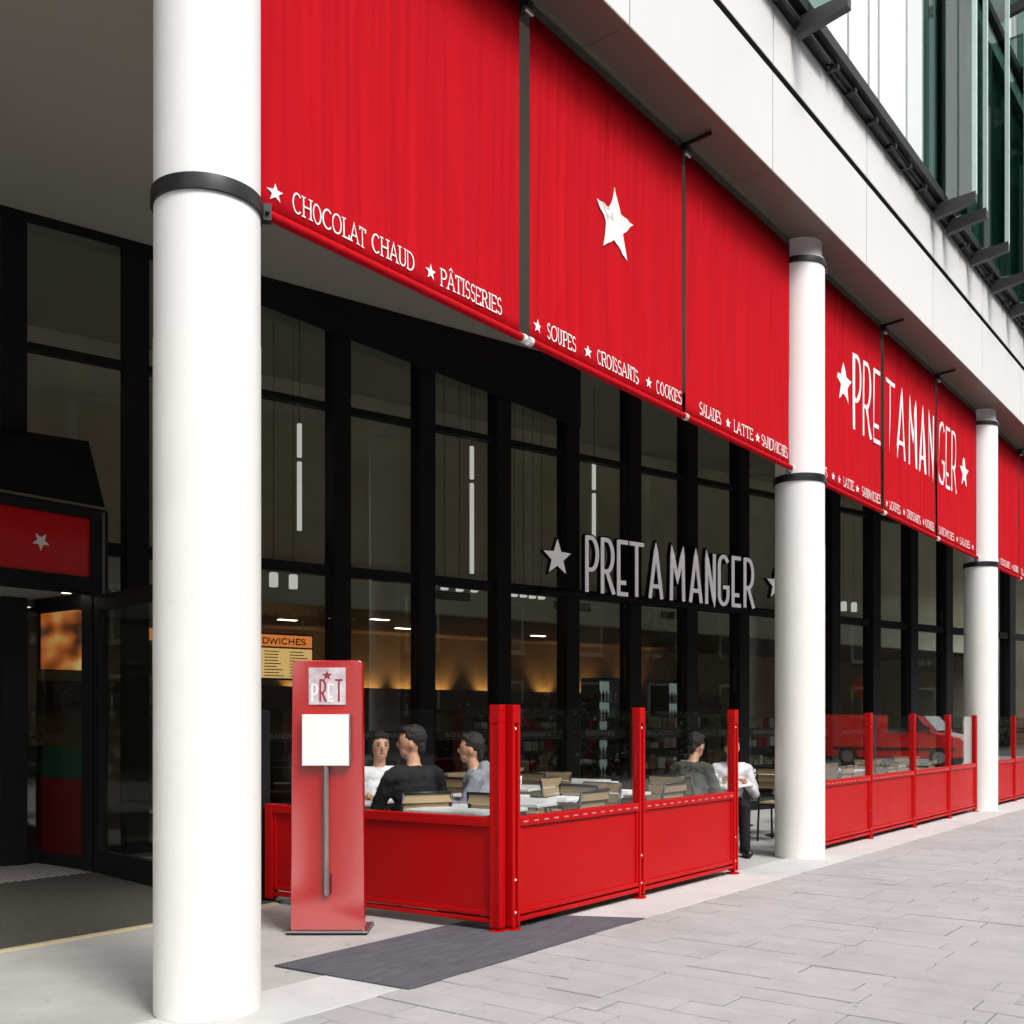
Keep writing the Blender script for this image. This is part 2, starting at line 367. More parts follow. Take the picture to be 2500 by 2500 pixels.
# ------------------------------------------------------------------ ground
def struct(name, mb, m, parent=None, **k):
    o = mb.build(name, m, parent, **k)
    if parent is None: o["kind"] = "structure"
    return o
struct("ground", MB().box(-400, 400, -400, 400, -0.40, -0.135), M['asphalt'])
struct("road", MB().box(-60, 120, -17.5, -11.2, -0.13, -0.118), M['asphalt'])
kerb = MB()
for i in range(90): kerb.box(-30 + i, -30 + i + .992, -11.2, -11.06, -0.13, -0.004)
struct("kerb", kerb, M['border'])
struct("opposite_pavement", MB().box(-60, 120, -30, -17.5, -0.13, 0.0), M['concrete'])
pave = struct("pavement", MB().box(-30, 60, -11.06, -0.485, -0.10, -0.009), M['joint'])
struct("arcade_floor", MB().box(-30, 60, 0.06, 30, -0.10, -0.0045), M['concrete'])

# border stones along the columns
bd = struct("border_strip", MB().box(-30, 60, -0.485, 0.06, -0.10, -0.007), M['joint'])
def slab_mesh(name, w, l, t, ch, m):
    a, b = w / 2, l / 2; c = ch
    vs = [(-a, -b, -t), (a, -b, -t), (a, b, -t), (-a, b, -t), (-a, -b, -c), (a, -b, -c), (a, b, -c), (-a, b, -c),
          (-a + c, -b + c, 0), (a - c, -b + c, 0), (a - c, b - c, 0), (-a + c, b - c, 0)]
    fs = [(0, 1, 5, 4), (1, 2, 6, 5), (2, 3, 7, 6), (3, 0, 4, 7), (4, 5, 9, 8), (5, 6, 10, 9), (6, 7, 11, 10), (7, 4, 8, 11), (8, 9, 10, 11)]
    mb = MB(); mb.add(vs, fs); return mb.mesh(name, m)
bmesh_ = slab_mesh("border_slab", 1.245, 0.54, 0.03, 0.003, M['border'])
for i in range(-6, 30):
    o = bpy.data.objects.new("border_slab", bmesh_); col.objects.link(o); o.parent = bd
    o.location = (1.25 * i + .3, -.2125, rnd.uniform(-.001, .0005))
# paving slabs: courses across the pavement, staggered lengths, a continuous joint at y = -1.42
ROW, LEN, GAP = 0.225, 0.60, 0.009
cells = []
i = 0; x = -9.0
while x < 45:
    for (ya, yb) in ((-1.42, -.485), (-11.06, -1.42)):
        y = yb + rnd.uniform(0.0, .75) * LEN
        while y > ya:
            t = min(y, yb); b = max(y - LEN * rnd.choice((1, 1.08, .92, .8)), ya)
            if b - ya < .09: b = ya
            if t - b > .01: cells.append((x + ROW / 2, (t + b) / 2, t - b))
            y = b
    x += ROW
def view_key(c):
    dx, dy = c[0] - CAM[0], c[1] - CAM[1]
    d = dx * FW[0] + dy * FW[1]; r = dx * RT[0] + dy * RT[1]
    if d < 2: return 1e9
    px = CX + F_PX * r / d; py = HY + F_PX * 1.4 / d
    return d if (-60 < px < 2600 and py < 2600) else 1e6 + d
cells.sort(key=view_key)
sm = slab_mesh("slab", ROW - GAP, 1.0, 0.03, 0.004, M['slab'])
for k, (cx_, cy_, l) in enumerate(cells[:300]):
    o = bpy.data.objects.new("slab", sm); col.objects.link(o); o.parent = pave
    o.location = (cx_, cy_, rnd.uniform(-.004, .002)); o.scale = (rnd.choice((1.012, 1.0, .985, .975)), l - GAP * rnd.uniform(.7, 1.5), 1)
    o.rotation_euler = (R_(rnd.uniform(-.12, .12)), R_(rnd.uniform(-.15, .15)), 0)
rest = MB()
for cx_, cy_, l in cells[300:]:
    a, b = (ROW - GAP) / 2, (l - GAP) / 2; z = rnd.uniform(-.002, .0012)
    rest.add([(cx_ - a, cy_ - b, -.03), (cx_ + a, cy_ - b, -.03), (cx_ + a, cy_ + b, -.03), (cx_ - a, cy_ + b, -.03),
              (cx_ - a, cy_ - b, z), (cx_ + a, cy_ - b, z), (cx_ + a, cy_ + b, z), (cx_ - a, cy_ + b, z)],
             [(0, 1, 5, 4), (1, 2, 6, 5), (2, 3, 7, 6), (3, 0, 4, 7), (4, 5, 6, 7)])
rs = rest.build("slabs_beyond", M['slab'], pave); rs["kind"] = "stuff"

tag(MB().prism_xy([(0.80, .45), (0.86, -.54), (3.38, -.50), (2.9, .45)], 0.0015, 0.007).build("floor_mat", M['mat_dark']),
    "dark grey mat lying on the paving under the red barrier corner", "mat")
tag(MB().box(-5, 2.28, 2.11, 4.78, 0.0, 0.008).build("doorway_sheet", M['doorway_sheet']),  # thin dark brown sheet over the floor by the doorway
    "dark brown floor sheet in front of the shop doorway", "mat")
tag(MB().box(-5, 2.2, 2.055, 2.105, -0.003, 0.012).build("floor_strip", M['strip']),
    "thin pale yellow metal strip edging the dark floor sheet", "floor strip")

# ------------------------------------------------------------------ columns
COLS = [(0.0, "white round column in front of the entrance, beside the red menu stand"),
        (7.47, "white round column between the seating barrier with two glass panels and the longer barrier"),
        (14.97, "white round column at the far end of the longer red barrier")]
CR = 0.255
for X, lab in COLS:
    c = empty("column", (X, 0, 0), 0, lab, "column")
    MB().lathe([(CR, 0.0), (CR, 3.255)], 64).build("lower_shaft", M['col_low'], c, auto=True)
    MB().lathe([(CR - .002, 3.2555), (CR - .002, 6.22), (CR - .03, 6.225), (CR - .03, 6.40)], 64).build("upper_shaft", M['col_up'], c, auto=True)
    for z, h in ((3.93, .075), (6.17, .06)):
        k = MB().lathe([(CR - .01, z - h / 2), (CR + .012, z - h / 2 + .001), (CR + .014, z), (CR + .012, z + h / 2 - .001), (CR - .01, z + h / 2)], 64)
        co = k.build("collar", M['black_metal'], c, auto=True)
        a = R_(-38)
        d = Vector((math.cos(a), math.sin(a), 0)); q = Vector((-d.y, d.x, 0))
        cl = MB().bar(d * (CR + .005) + Vector((0, 0, z)), d * (CR + .05) + Vector((0, 0, z)), .05, h * 1.1)
        cl.tube([d * (CR + .03) + q * -.045 + Vector((0, 0, z)), d * (CR + .03) + q * .045 + Vector((0, 0, z))], .011, 8)
        cl.build("clamp", M['black_metal'], co)
        if z < 5:
            MB().bar((CR - .0, 0, z + .03), (CR + .10, 0, z + .06), .05, .012).build("bracket", M['alu'], co)
            if X > 1: MB().bar((-CR + .0, 0, z + .03), (-CR - .08, 0, z + .06), .05, .012).build("bracket", M['alu'], co)

# ------------------------------------------------------------------ office building above the arcade
bld = empty("office_building", (0, 0, 0), 0, "white panelled office building carried on the columns, with green glass fins above", "building")
JX = [3.34 + 2.51 * k for k in range(-5, 12)]
def piece(name, mbm, loc, parent):
    o = bpy.data.objects.new(name, mbm); col.objects.link(o); o.parent = parent; o.location = loc; return o
fl = MB().box(.007, 2.503, -.40, -.365, 6.405, 7.295); flm = fl.mesh("fascia_panel", M['fascia'])
fu = MB().box(.007, 2.503, -.405, -.365, 7.365, 7.925); fum = fu.mesh("fascia_panel_upper", M['fascia'])
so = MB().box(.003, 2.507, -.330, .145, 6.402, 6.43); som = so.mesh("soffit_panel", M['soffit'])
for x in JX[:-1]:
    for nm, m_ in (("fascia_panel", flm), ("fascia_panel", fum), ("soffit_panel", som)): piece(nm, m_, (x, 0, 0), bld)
MB().box(-9.2, 31, -.363, -.1, 6.44, 7.93).build("fascia_backing", M['dark_gap'], bld)
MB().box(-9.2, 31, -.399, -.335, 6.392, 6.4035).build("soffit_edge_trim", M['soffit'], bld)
MB().box(-14, 31, .15, 14, 6.41, 6.6).build("ceiling", M['ceiling'], bld)
MB().box(-9.2, 31, .02, .13, 6.33, 6.398).build("headrail", M['alu_dark'], bld)
MB().box(-9.2, 31, -.398, -.364, 7.297, 7.3635).build('groove_shadow', M['dark_gap'], bld)  # dark strip fills the groove to paint its shadow
# ledge below the glazing
MB().box(-9.2, 31, -.50, -.10, 7.945, 8.05).build("ledge", M['ledge'], bld)
MB().box(-9.2, 31, -.56, -.5005, 8.0, 8.115).build("ledge_lip", M['ledge'], bld)
lb = MB().box(0, .05, -.54, -.42, 7.90, 7.943).mesh("ledge_bracket", M['ledge'])
lp = MB().tube([(0, -.47, 7.92), (.55, -.47, 7.92)], .018, 8).mesh("ledge_conduit", M['grey_box'], True)
for k in range(34):
    piece("ledge_bracket", lb, (5.2 + k * .62 + rnd.uniform(-.08, .08), 0, 0), bld)
    piece("ledge_conduit", lp, (5.2 + k * .62, rnd.uniform(-.03, .03), rnd.uniform(-.01, .015)), bld)
# glazing of the first floor and the floor above
wg = [-6, -4.2, -2.4, -.6, 1.2, 3.0, 4.2, 5.3, 6.32, 7.66, 8.29, 8.62, 9.62, 10.26]
for a, b in zip(wg[:-1], wg[1:]):
    MB().box(a + .012, b - .012, -.44, -.40, 8.06, 11.55).build("glazing_panel", M['upper_white'], bld)
    MB().box(b - .011, b + .011, -.455, -.40, 8.06, 11.55).build("glazing_bar", M['alu'], bld)
x = 10.28
while x < 30:
    MB().box(x, x + 1.16, -.33, -.29, 8.06, 11.55).build("glazing_panel", M['upper_glass'], bld)
    MB().box(x + 1.16, x + 1.22, -.37, -.29, 8.06, 11.55).build("glazing_bar", M['grey_box'], bld); x += 1.22
MB().box(-9.2, 31, -.42, -.10, 11.56, 11.86).build("upper_band", M['fascia'], bld)
MB().box(-9.2, 31, -.50, -.10, 11.87, 12.0).build("upper_ledge", M['ledge'], bld)
x = -6
while x < 30:
    MB().box(x, x + 1.18, -.38, -.34, 12.01, 15.6).build("glazing_panel", M['upper_white'] if x < 18 else M['upper_glass'], bld); x += 1.2
MB().box(-9.2, 31, -.42, 14, 15.61, 16.4).build("roof", M['fascia'], bld)
MB().box(-9.2, 31, -.28, 14, 6.62, 15.6).build("core", M['dark_gap'], bld)
fin_g = MB().box(-.012, .012, -.90, -.46, 8.0, 11.5).mesh("fin", M['fin_glass'])
fin_e = MB().box(-.022, .022, -.955, -.902, 7.97, 11.52).mesh("fin_edge", M['edge_glass'])
fin_i = MB().box(-.02, .02, -.458, -.44, 7.97, 11.52).mesh("fin_edge", M['alu'])
fin_b = MB().prism_yz([(-.46, 7.79), (-.95, 7.88), (-.95, 7.998), (-.46, 7.965)], -.045, .045).mesh("fin_bracket", M['grey_box'])
for zo, xs in ((0, [6.28, 10.77, 11.31, 12.51, 13.7, 14.9, 16.1, 17.3, 18.5, 19.7, 20.9, 22.1, 23.3, 24.5, 25.7, 26.9]),
               (4.02, [9.0, 11.9, 13.1, 13.75, 15.35, 16.55, 17.75, 18.95, 20.15, 21.35, 22.55, 23.75, 24.95])):
    for x in xs:
        f = piece("glass_fin", fin_g, (x, 0, zo), bld)
        for nm, m_ in (("fin_edge", fin_e), ("fin_edge", fin_i), ("fin_bracket", fin_b)):
            o = bpy.data.objects.new(nm, m_); col.objects.link(o); o.parent = f

# ------------------------------------------------------------------ awnings
AW_TOP, AW_BOT = 6.31, 4.03
AW = [(0.30, 2.555, "red fabric drop awning printed CHOCOLAT CHAUD and PÂTISSERIES"),
      (2.675, 4.885, "red fabric drop awning with one large white star above SOUPES, CROISSANTS and COOKIES"),
      (4.935, 7.20, "red fabric drop awning printed SALADES, LATTE and SANDWICHES"),
      (7.76, 10.075, "red fabric drop awning printed with a star and the letters PRE"),
      (10.18, 12.42, "red fabric drop awning printed with the letters T A MAN"),
      (12.53, 14.68, "red fabric drop awning printed with the letters GER and a star"),
      (15.26, 17.69, "first red fabric drop awning past the far white column"),
      (17.76, 20.0, "second red fabric drop awning past the far white column")]
awn = []
def cloth_y(ph, u, v, w):
    u = min(1, max(0, u)); v = min(1, max(0, v))
    y = sum(k[2] * math.sin(k[0] * u * w * 2.4 + k[1] + v * .5) for k in ph[:9]) / 3 * .0075 * math.sin(math.pi * (.06 + .9 * v)) ** .6
    x = u * w
    for k in ph[9:]:      # soft vertical creases, each fading in and out at its own height
        d = (x - k[0] - k[3] * v) / k[1]
        if abs(d) < 3: y += k[2] * math.exp(-d * d) * max(0.0, math.sin(math.pi * min(1, max(0, (v - k[4]) / k[5]))))
    return y + .014 * math.sin(math.pi * v) * math.sin(math.pi * u)
for ai, (xa, xb, lab) in enumerate(AW):
    a = empty("awning", (xa, 0, AW_BOT), 0, lab, "awning", "red drop awnings between the columns")
    w = xb - xa; h = AW_TOP - AW_BOT; nx, nz = 200, 18
    r2 = random.Random(ai + 3); ph = [(r2.uniform(1.5, 26), r2.uniform(0, 6.28), r2.uniform(.3, 1)) for _ in range(9)]
    ph += [(r2.uniform(0, w), r2.uniform(.012, .045), r2.uniform(.004, .013), r2.uniform(-.10, .10), r2.uniform(-.3, .35), r2.uniform(.5, 1.1)) for _ in range(26)]
    vs = []; fs = []
    for j in range(nz + 1):
        for i_ in range(nx + 1):
            u = i_ / nx; v = j / nz
            vs.append((u * w, cloth_y(ph, u, v, w), v * h))
    for j in range(nz):
        for i_ in range(nx): b = j * (nx + 1) + i_; fs.append((b, b + 1, b + nx + 2, b + nx + 1))
    cl = MB(); cl.add(vs, fs); cloth = cl.build("cloth", M['fabric'], a, smooth=True)
    s_ = cloth.modifiers.new("solid", 'SOLIDIFY'); s_.thickness = .0015
    MB().tube([(0.0, -.012, -.005), (w, -.012, -.005)], .027, 16).build("bottom_bar", M['fabric'], a, auto=True)
    for xe in (-.022, w + .022):
        MB().tube([(xe - .02, -.012, -.005), (xe + .02, -.012, -.005)], .031, 12).build("end_cap", M['white_cap'], a, auto=True)
    awn.append((a, xa, ph, w, h))
def print_on(ai, mb, name="lettering"):
    a, xa, ph, w, h = awn[ai]
    # built in facade coordinates: shift into the awning's own and lay it on the cloth
    lift = .0075 if name == "printed_star" else .0055
    mb.v = [(x - xa, cloth_y(ph, (x - xa) / w, (z - AW_BOT) / h, w) + (y - YF) - lift, z - AW_BOT) for x, y, z in mb.v]
    return mb.build(name, M['white_print'], a)
YF = -.010
ZT, HT = 4.115, .105
for ai, items in ((0, [("*", .42), ("CHOCOLAT CHAUD", .54, 1.50), ("*", 1.64), ("PÂTISSERIES", 1.74, 2.36)]),
                  (1, [("*", 2.76), ("SOUPES", 2.87, 3.25), ("*", 3.40), ("CROISSANTS", 3.53, 4.17), ("*", 4.30), ("COOKIES", 4.43, 4.865)]),
                  (2, [("SALADES", 5.19, 5.63), ("*", 5.76), ("LATTE", 5.88, 6.31), ("*", 6.40), ("SANDWICHES", 6.5, 7.17)]),
                  (3, [("SALADES", 7.8, 8.25), ("*", 8.42), ("*", 8.62), ("LATTE", 8.75, 9.1), ("*", 9.22), ("SANDWICHES", 9.38, 10.04)]),
                  (4, [("*", 10.27), ("SOUPES", 10.4, 10.85), ("*", 10.97), ("CROISSANTS", 11.1, 11.74), ("*", 11.85), ("COOKIES", 11.95, 12.38)]),
                  (5, [("SANDWICHES", 12.58, 13.4), ("*", 13.55), ("SALADES", 13.72, 14.3), ("*", 14.45)]),
                  (6, [("*", 15.4), ("SOUPES", 15.55, 16.0), ("*", 16.15), ("CROISSANTS", 16.3, 17.0), ("*", 17.15), ("COOKIES", 17.25, 17.65)]),
                  (7, [("SALADES", 17.9, 18.4), ("*", 18.55), ("LATTE", 18.7, 19.0)])):
    for it in items:
        if it[0] == "*": print_on(ai, star_mb(it[1], ZT + HT * .45, .050, YF, .001), "printed_star")
        else: print_on(ai, word_mb(it[0], it[1], it[2], ZT, HT, YF, .001, .0095, .029), "printed_word")
print_on(1, star_mb(3.80, 5.27, .285, YF, .002, .44), "printed_star")
DZ, DH = 4.86, .86
def deco(ai, ch, xa, xb):
    w = DECO[ch][0]; mb = letter_mb(MB(), DECO[ch][1], xa, DZ, (xb - xa) / w, DH, .052, YF, .002); print_on(ai, mb, "printed_letter")
print_on(3, star_mb(8.80, 5.30, .25, YF, .002, .44), "printed_star")
for ai, ch, xa, xb in ((3, 'P', 9.08, 9.36), (3, 'R', 9.42, 9.71), (3, 'E', 9.77, 10.00), (4, 'T', 10.25, 10.58), (4, 'A', 10.74, 11.05),
                       (4, 'M', 11.20, 11.60), (4, 'A', 11.70, 11.98), (4, 'N', 12.08, 12.36), (5, 'G', 12.60, 12.87), (5, 'E', 12.97, 13.17), (5, 'R', 13.27, 13.55)):
    deco(ai, ch, xa, xb)
print_on(5, star_mb(13.98, 5.24, .24, YF, .002, .44), "printed_star")
for k, X in enumerate((2.615, 4.91, 10.13, 12.475, 17.72)):
    b = empty("awning_bracket", (X, 0, 6.30), 0, None, None)
    tag(b, "black steel bracket under the soffit between the " + ("CHOCOLAT CHAUD awning and the big star awning", "big star awning and the SALADES awning",
        "PRE awning and the T A MAN awning", "T A MAN awning and the GER awning", "two awnings past the far column")[k], "bracket", "awning brackets")
    MB().bar((0, .08, .05), (0, -.26, .075), .022, .03).build("arm", M['black_metal'], b)
    MB().box(-.03, .03, -.05, .06, -.02, .04).build("plate", M['black_metal'], b)
    MB().tube([(-.045, -.03, -.03), (.045, -.03, -.03)], .02, 10).build("roller_end", M['alu'], b, auto=True)

# ------------------------------------------------------------------ storefront (stands at an angle behind the columns)
SO = (0.0, 6.477, 0.0); SA = R_(-15.47)
su = Vector((math.cos(SA), math.sin(SA), 0)); sn = Vector((-su.y, su.x, 0))
def sf_at(px, py, off=0.0):
    """photo pixel -> storefront coordinates (along, height) on a plane `off` metres behind the glass"""
    k = (px - CX) / F_PX; r = Vector((FW[0] + k * RT[0], FW[1] + k * RT[1], (HY - py) / F_PX))
    t = ((Vector(SO) - Vector(CAM)).dot(sn) + off) / r.dot(sn); p = Vector(CAM) + t * r
    return (p - Vector(SO)).dot(su), p.z
def sfy(X): return SO[1] + X * math.tan(SA)      # world Y of the glass at world X
st = empty("storefront", SO, SA, "tall black framed glass shopfront behind the terrace", "shopfront")
MC = [5.78 + 1.195 * k for k in range(-6, 16)]
mm = MB().box(-.115, .115, -.10, .12, 0, 6.405).mesh("mullion", M['black_matt'])
for c in MC: piece("mullion", mm, (c, 0, 0), st)
for a, b in zip(MC[:-1], MC[1:]):
    x0, x1 = a + .116, b - .116
    for z0, z1 in ((5.09, 5.165), (3.135, 3.26), (0.0, .13)):
        MB().box(x0, x1, -.05, .07, z0, z1).build("transom", M['black_matt'], st)
    for z0, z1 in ((.131, 3.134), (3.261, 5.089), (5.166, 6.40)):
        MB().box(x0, x1, .002, .012, z0, z1).build("pane", M['glass'], st)
MB().prism([(-3, 6.405), (9.48, 6.405), (9.48, 5.50), (4.83, 6.07), (3.2, 6.31), (-3, 6.31)], -.125, -.101).build("spandrel", M['black_matt'], st)
# small lettering on the glass at chest height
gl = MB(); s0 = 4.75
words = ["SOUPES", "CROISSANTS", "COOKIES", "SALADES", "LATTE", "SANDWICHES", "PÂTISSERIES"]
for a, b, wd in zip(MC[:-1], MC[1:], (words * 4)[:len(MC)]):
    if a < 4: continue
    MB().box(a + .118, b - .118, -.004, .0, 1.18, 1.30).build("glass_band", M['counter'], st)
    g = word_mb(wd, a + .32, b - .32, 1.225, .045, -.004, .001, .006, .014); g.build("glass_word", M['alu'], st)

# sign
sg = empty("shop_sign", SO, SA, "grey metal letters PRET A MANGER between two stars on the shopfront", "sign")
MB().box(8.75, 14.2, -.19, -.13, 3.14, 3.20).build("sign_rail", M['black_matt'], sg)
LET = [('P', 9.50, 9.74), ('R', 9.79, 10.05), ('E', 10.10, 10.30), ('T', 10.36, 10.61), ('A', 10.74, 11.01), ('M', 11.17, 11.48), ('A', 11.59, 11.85),
       ('N', 11.93, 12.16), ('G', 12.22, 12.45), ('E', 12.53, 12.73), ('R', 12.81, 13.06)]
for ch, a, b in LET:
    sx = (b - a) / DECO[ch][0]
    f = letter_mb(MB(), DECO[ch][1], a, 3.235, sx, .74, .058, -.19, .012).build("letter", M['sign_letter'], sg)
    letter_mb(MB(), DECO[ch][1], a + .012, 3.235, sx, .75, .085, -.115, .074).build("letter_shadow", M['black_matt'], f)  # wider offset black copy paints the shadow behind each letter
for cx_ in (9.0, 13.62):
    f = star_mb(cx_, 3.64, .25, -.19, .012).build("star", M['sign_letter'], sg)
    star_mb(cx_ + .012, 3.64, .285, -.115, .074).build("star_shadow", M['black_matt'], f)  # larger black star paints the shadow behind the pale one

# ------------------------------------------------------------------ shop interior
def lo(o): o.location = SO; o.rotation_euler = (0, 0, SA); return o
lo(struct("interior_floor", MB().box(-4, 26, .13, 9, -.004, .004), M['floor_in']))
lo(struct("back_wall", MB().box(-4, 26, 7.0, 7.2, 0, 3.3), M['wall_warm']))
lo(struct("side_wall", MB().box(-4.2, -4.0, .13, 7.2, 0, 6.4), M['wall_in']))
lo(struct("side_wall_far", MB().box(26.0, 26.2, .13, 7.2, 0, 6.4), M['wall_in']))
lo(struct("upper_wall", MB().box(-4, 26, 3.02, 3.2, 3.76, 6.4), M['wall_in']))
lo(struct("bulkhead", MB().box(-4, 26, 2.8, 3.0, 3.13, 3.75), M['bulk']))
lo(struct("low_ceiling", MB().box(-4, 26, 3.01, 7.0, 3.14, 3.3), M['low_ceiling']))
lo(struct("wall_ledge", MB().box(4, 20, 6.66, 6.999, 1.63, 1.67).box(4, 20, 6.62, 6.659, 1.63, 2.07), M['dark_wood']))
def lthing(name, s, y, z, lab, cat, group=None):
    p = Vector(SO) + su * s + sn * y; return empty(name, (p.x, p.y, z), SA, lab, cat, group)
for k, s in enumerate((7.3, 8.6, 10.2, 10.98, 11.84, 12.98, 14.6, 15.7, 17.2)):
    w = lthing("wall_lamp", s, 6.84, 1.67, "warm uplight on the ledge of the cafe's back wall", "lamp", "uplights along the back wall")
    MB().box(-.10, .10, .06, .155, .001, .03).build("lamp_foot", M['counter'], w)
    MB().lathe([(.03, .031), (.045, .05), (.05, .09), (.042, .09), (.035, .06)], 14, (0, .06)).build("reflector", M['alu'], w, auto=True)
    ld = bpy.data.lights.new("uplight", 'SPOT'); ld.energy = 85.0; ld.color = (1.0, .60, .22); ld.spot_size = R_(88); ld.spot_blend = 1.0; ld.shadow_soft_size = .03
    lo_ = bpy.data.objects.new("uplight", ld); col.objects.link(lo_); lo_.parent = w; lo_.location = (0, .04, .06); lo_.rotation_euler = (R_(180 - 9), 0, 0)
for k, (a, b) in enumerate(((5.2, 6.55), (6.6, 7.95))):
    m = lthing("menu_board", a, 5.0, 2.14, "lit menu board with orange heading hanging over the counter, " + ("nearer the entrance" if k == 0 else "farther from the entrance"), "menu board")
    w = b - a
    MB().box(-.03, w + .03, 0, .06, -.03, .74).build("case", M['counter'], m)
    MB().box(0, w, -.012, 0, 0, .49).build("menu_panel", M['emit_menu'], m)
    MB().box(0, w, -.012, 0, .52, .71).build("menu_heading", M['emit_menu_head'], m)
    ink = MB()
    for c in range(3):
        for r in range(9):
            ink.box(.04 + c * w / 3, .04 + c * w / 3 + rnd.uniform(.2, .36), -.0145, -.0125, .03 + r * .05, .045 + r * .05)
    ink.build("menu_lines", M['menu_ink'], m)
    word_mb("SANDWICHES" if k else "SALADES", .1, w - .1, .565, .09, -.012, .002, .02, 0).build("menu_word", M['menu_ink'], m)
    for sx in (.15, w - .15): MB().tube([(sx, .03, .74), (sx, .03, .99)], .008, 6).build("rod", M['alu'], m)
ctr = lthing("serving_counter", 6.0, 4.3, 0, "long dark serving counter inside the cafe", "counter")
MB().box(0, 9.5, 0, .7, .06, 1.10).build("body", M['counter'], ctr)
MB().box(-.04, 9.54, -.05, .75, 1.10, 1.15).build("top", M['dark_wood'], ctr)
MB().box(1.5, 5.5, .05, .6, 1.152, 1.50).build("display_case", M['glass_screen'], ctr)
for k in range(12): MB().ell((1.8 + k * .3, .3, 1.19), (.10, .12, .04), 10, 6).build("pastry", M['wood'], ctr, smooth=True)
for i, (px, py) in enumerate(((668, 1415), (716, 1420), (1085, 1424), (1122, 1428), (1158, 1430), (1215, 1438), (1255, 1441), (1278, 1443), (1300, 1446), (1322, 1448), (2060, 1480), (2085, 1482))):  # added glowing cylinders for the small white rectangles in the glass
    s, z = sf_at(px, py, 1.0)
    L = lthing("hung_glow", s, 1.0, z, "small white glowing cylinder added just inside the shopfront glass", "lamp", "hung glowing cylinders behind the glass")
    MB().lathe([(.05, -.09), (.055, -.085), (.055, .08), (.03, .09)], 14).build("glow_body", M['emit_white'], L, auto=True)
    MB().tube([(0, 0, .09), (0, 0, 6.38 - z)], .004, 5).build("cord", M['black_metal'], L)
for i, (px, y0, y1, y2) in enumerate(((731, 1035, 1122, 1295), (1152, 1090, 1175, 1400), (1450, 1130, 1200, 1310), (352, 1000, 1090, 1215))):  # added glowing tubes stand in for awning gaps mirrored in the glass
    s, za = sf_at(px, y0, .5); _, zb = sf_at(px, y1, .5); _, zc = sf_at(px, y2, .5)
    L = lthing("reflection_tube", s, .5, 0, "slim vertical white glowing tube in two lengths, standing in for a reflection in the upper shopfront glass", "lamp", "vertical glowing tubes behind the glass")
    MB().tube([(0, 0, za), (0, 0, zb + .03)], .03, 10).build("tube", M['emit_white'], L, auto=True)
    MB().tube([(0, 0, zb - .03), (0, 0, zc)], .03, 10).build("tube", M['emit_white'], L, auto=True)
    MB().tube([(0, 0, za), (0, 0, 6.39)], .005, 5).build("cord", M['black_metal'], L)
for i, (s, y) in enumerate(((6.4, 4.4), (7.6, 5.2), (8.8, 4.2), (10.0, 5.4), (11.4, 4.4), (13.0, 5.2), (15.0, 4.6), (3.2, 4.5), (4.4, 5.4))):
    L = lthing("ceiling_spot", s, y, 3.135, "flat white downlight in the low cafe ceiling", "lamp", "ceiling downlights in the cafe")
    MB().box(-.16, .16, -.05, .05, -.012, .0).build("lens", M['emit_spot'], L)
    MB().box(-.18, .18, -.07, .07, -.006, .004).build("trim", M['alu'], L)
gr = lthing("ventilation_grille", 8.8, 2.79, 3.36, "black slotted ventilation grille in the bulkhead", "grille", "bulkhead grilles")
for q in range(5): MB().box(0, .85, -.012, 0, q * .028, q * .028 + .016).build("slat", M['black_matt'], gr)
for s in (11.4, 14.0):
    g2 = copy_tree(gr); p = Vector(SO) + su * s + sn * 2.79; g2.location = (p.x, p.y, 3.36)

# ------------------------------------------------------------------ entrance vestibule
ve = empty("entrance_vestibule", (2.36, 4.85, 0), 0, "black framed entrance porch with sloped hood and red header panel", "entrance")
def vb(name, m, x0, x1, y0, y1, z0, z1, **k):
    return MB().box(x0 - 2.36, x1 - 2.36, y0 - 4.85, y1 - 4.85, z0, z1).build(name, m, ve, **k)
vb("front_post", M['black_matt'], 2.30, 2.47, 4.80, 4.97, 0, 3.40)
vb("post_edge", M['alu_dark'], 2.405, 2.43, 4.785, 4.799, 2.62, 3.38)
vb("header_bottom", M['black_matt'], -1.5, 2.299, 4.80, 4.95, 2.61, 2.76)
vb("header_top", M['black_matt'], -1.5, 2.299, 4.80, 4.95, 3.31, 3.40)
hp = vb("header_panel", M['red_dark'], -1.5, 2.298, 4.83, 4.90, 2.762, 3.308)
s_ = star_mb(1.82 - 2.36, 3.035, .085, -.02, .006, .42, 270).build("header_star", M['white_print'], hp)
hood = MB()
Yb = 4.85
hood.add([(-3.9, -.03, 3.405), (.10, -.03, 3.405), (.38, sfy(2.74) - .14 - Yb, 4.25), (-3.9, sfy(-1.5) - .14 - Yb, 4.25),
          (.38, sfy(2.74) - .14 - Yb, 3.405), (-3.9, sfy(-1.5) - .14 - Yb, 3.405)],
         [(0, 1, 2, 3), (1, 4, 2), (0, 3, 5), (0, 5, 4, 1), (3, 2, 4, 5)])
hood.build("hood", M['black_matt'], ve)
vb("hood_edge", M['alu_dark'], -1.5, 2.46, 4.80, 4.819, 3.41, 3.435)
vb("porch_ceiling", M['fascia'], -1.5, 2.298, 4.96, 7.2, 2.63, 2.66)
for x_, y_ in ((1.55, 5.3), (2.2, 5.05), (1.0, 5.9)):
    MB().lathe([(.045, 2.622), (.05, 2.629)], 14, (x_ - 2.36, y_ - 4.85)).build("downlight", M['emit_spot'], ve, auto=True)
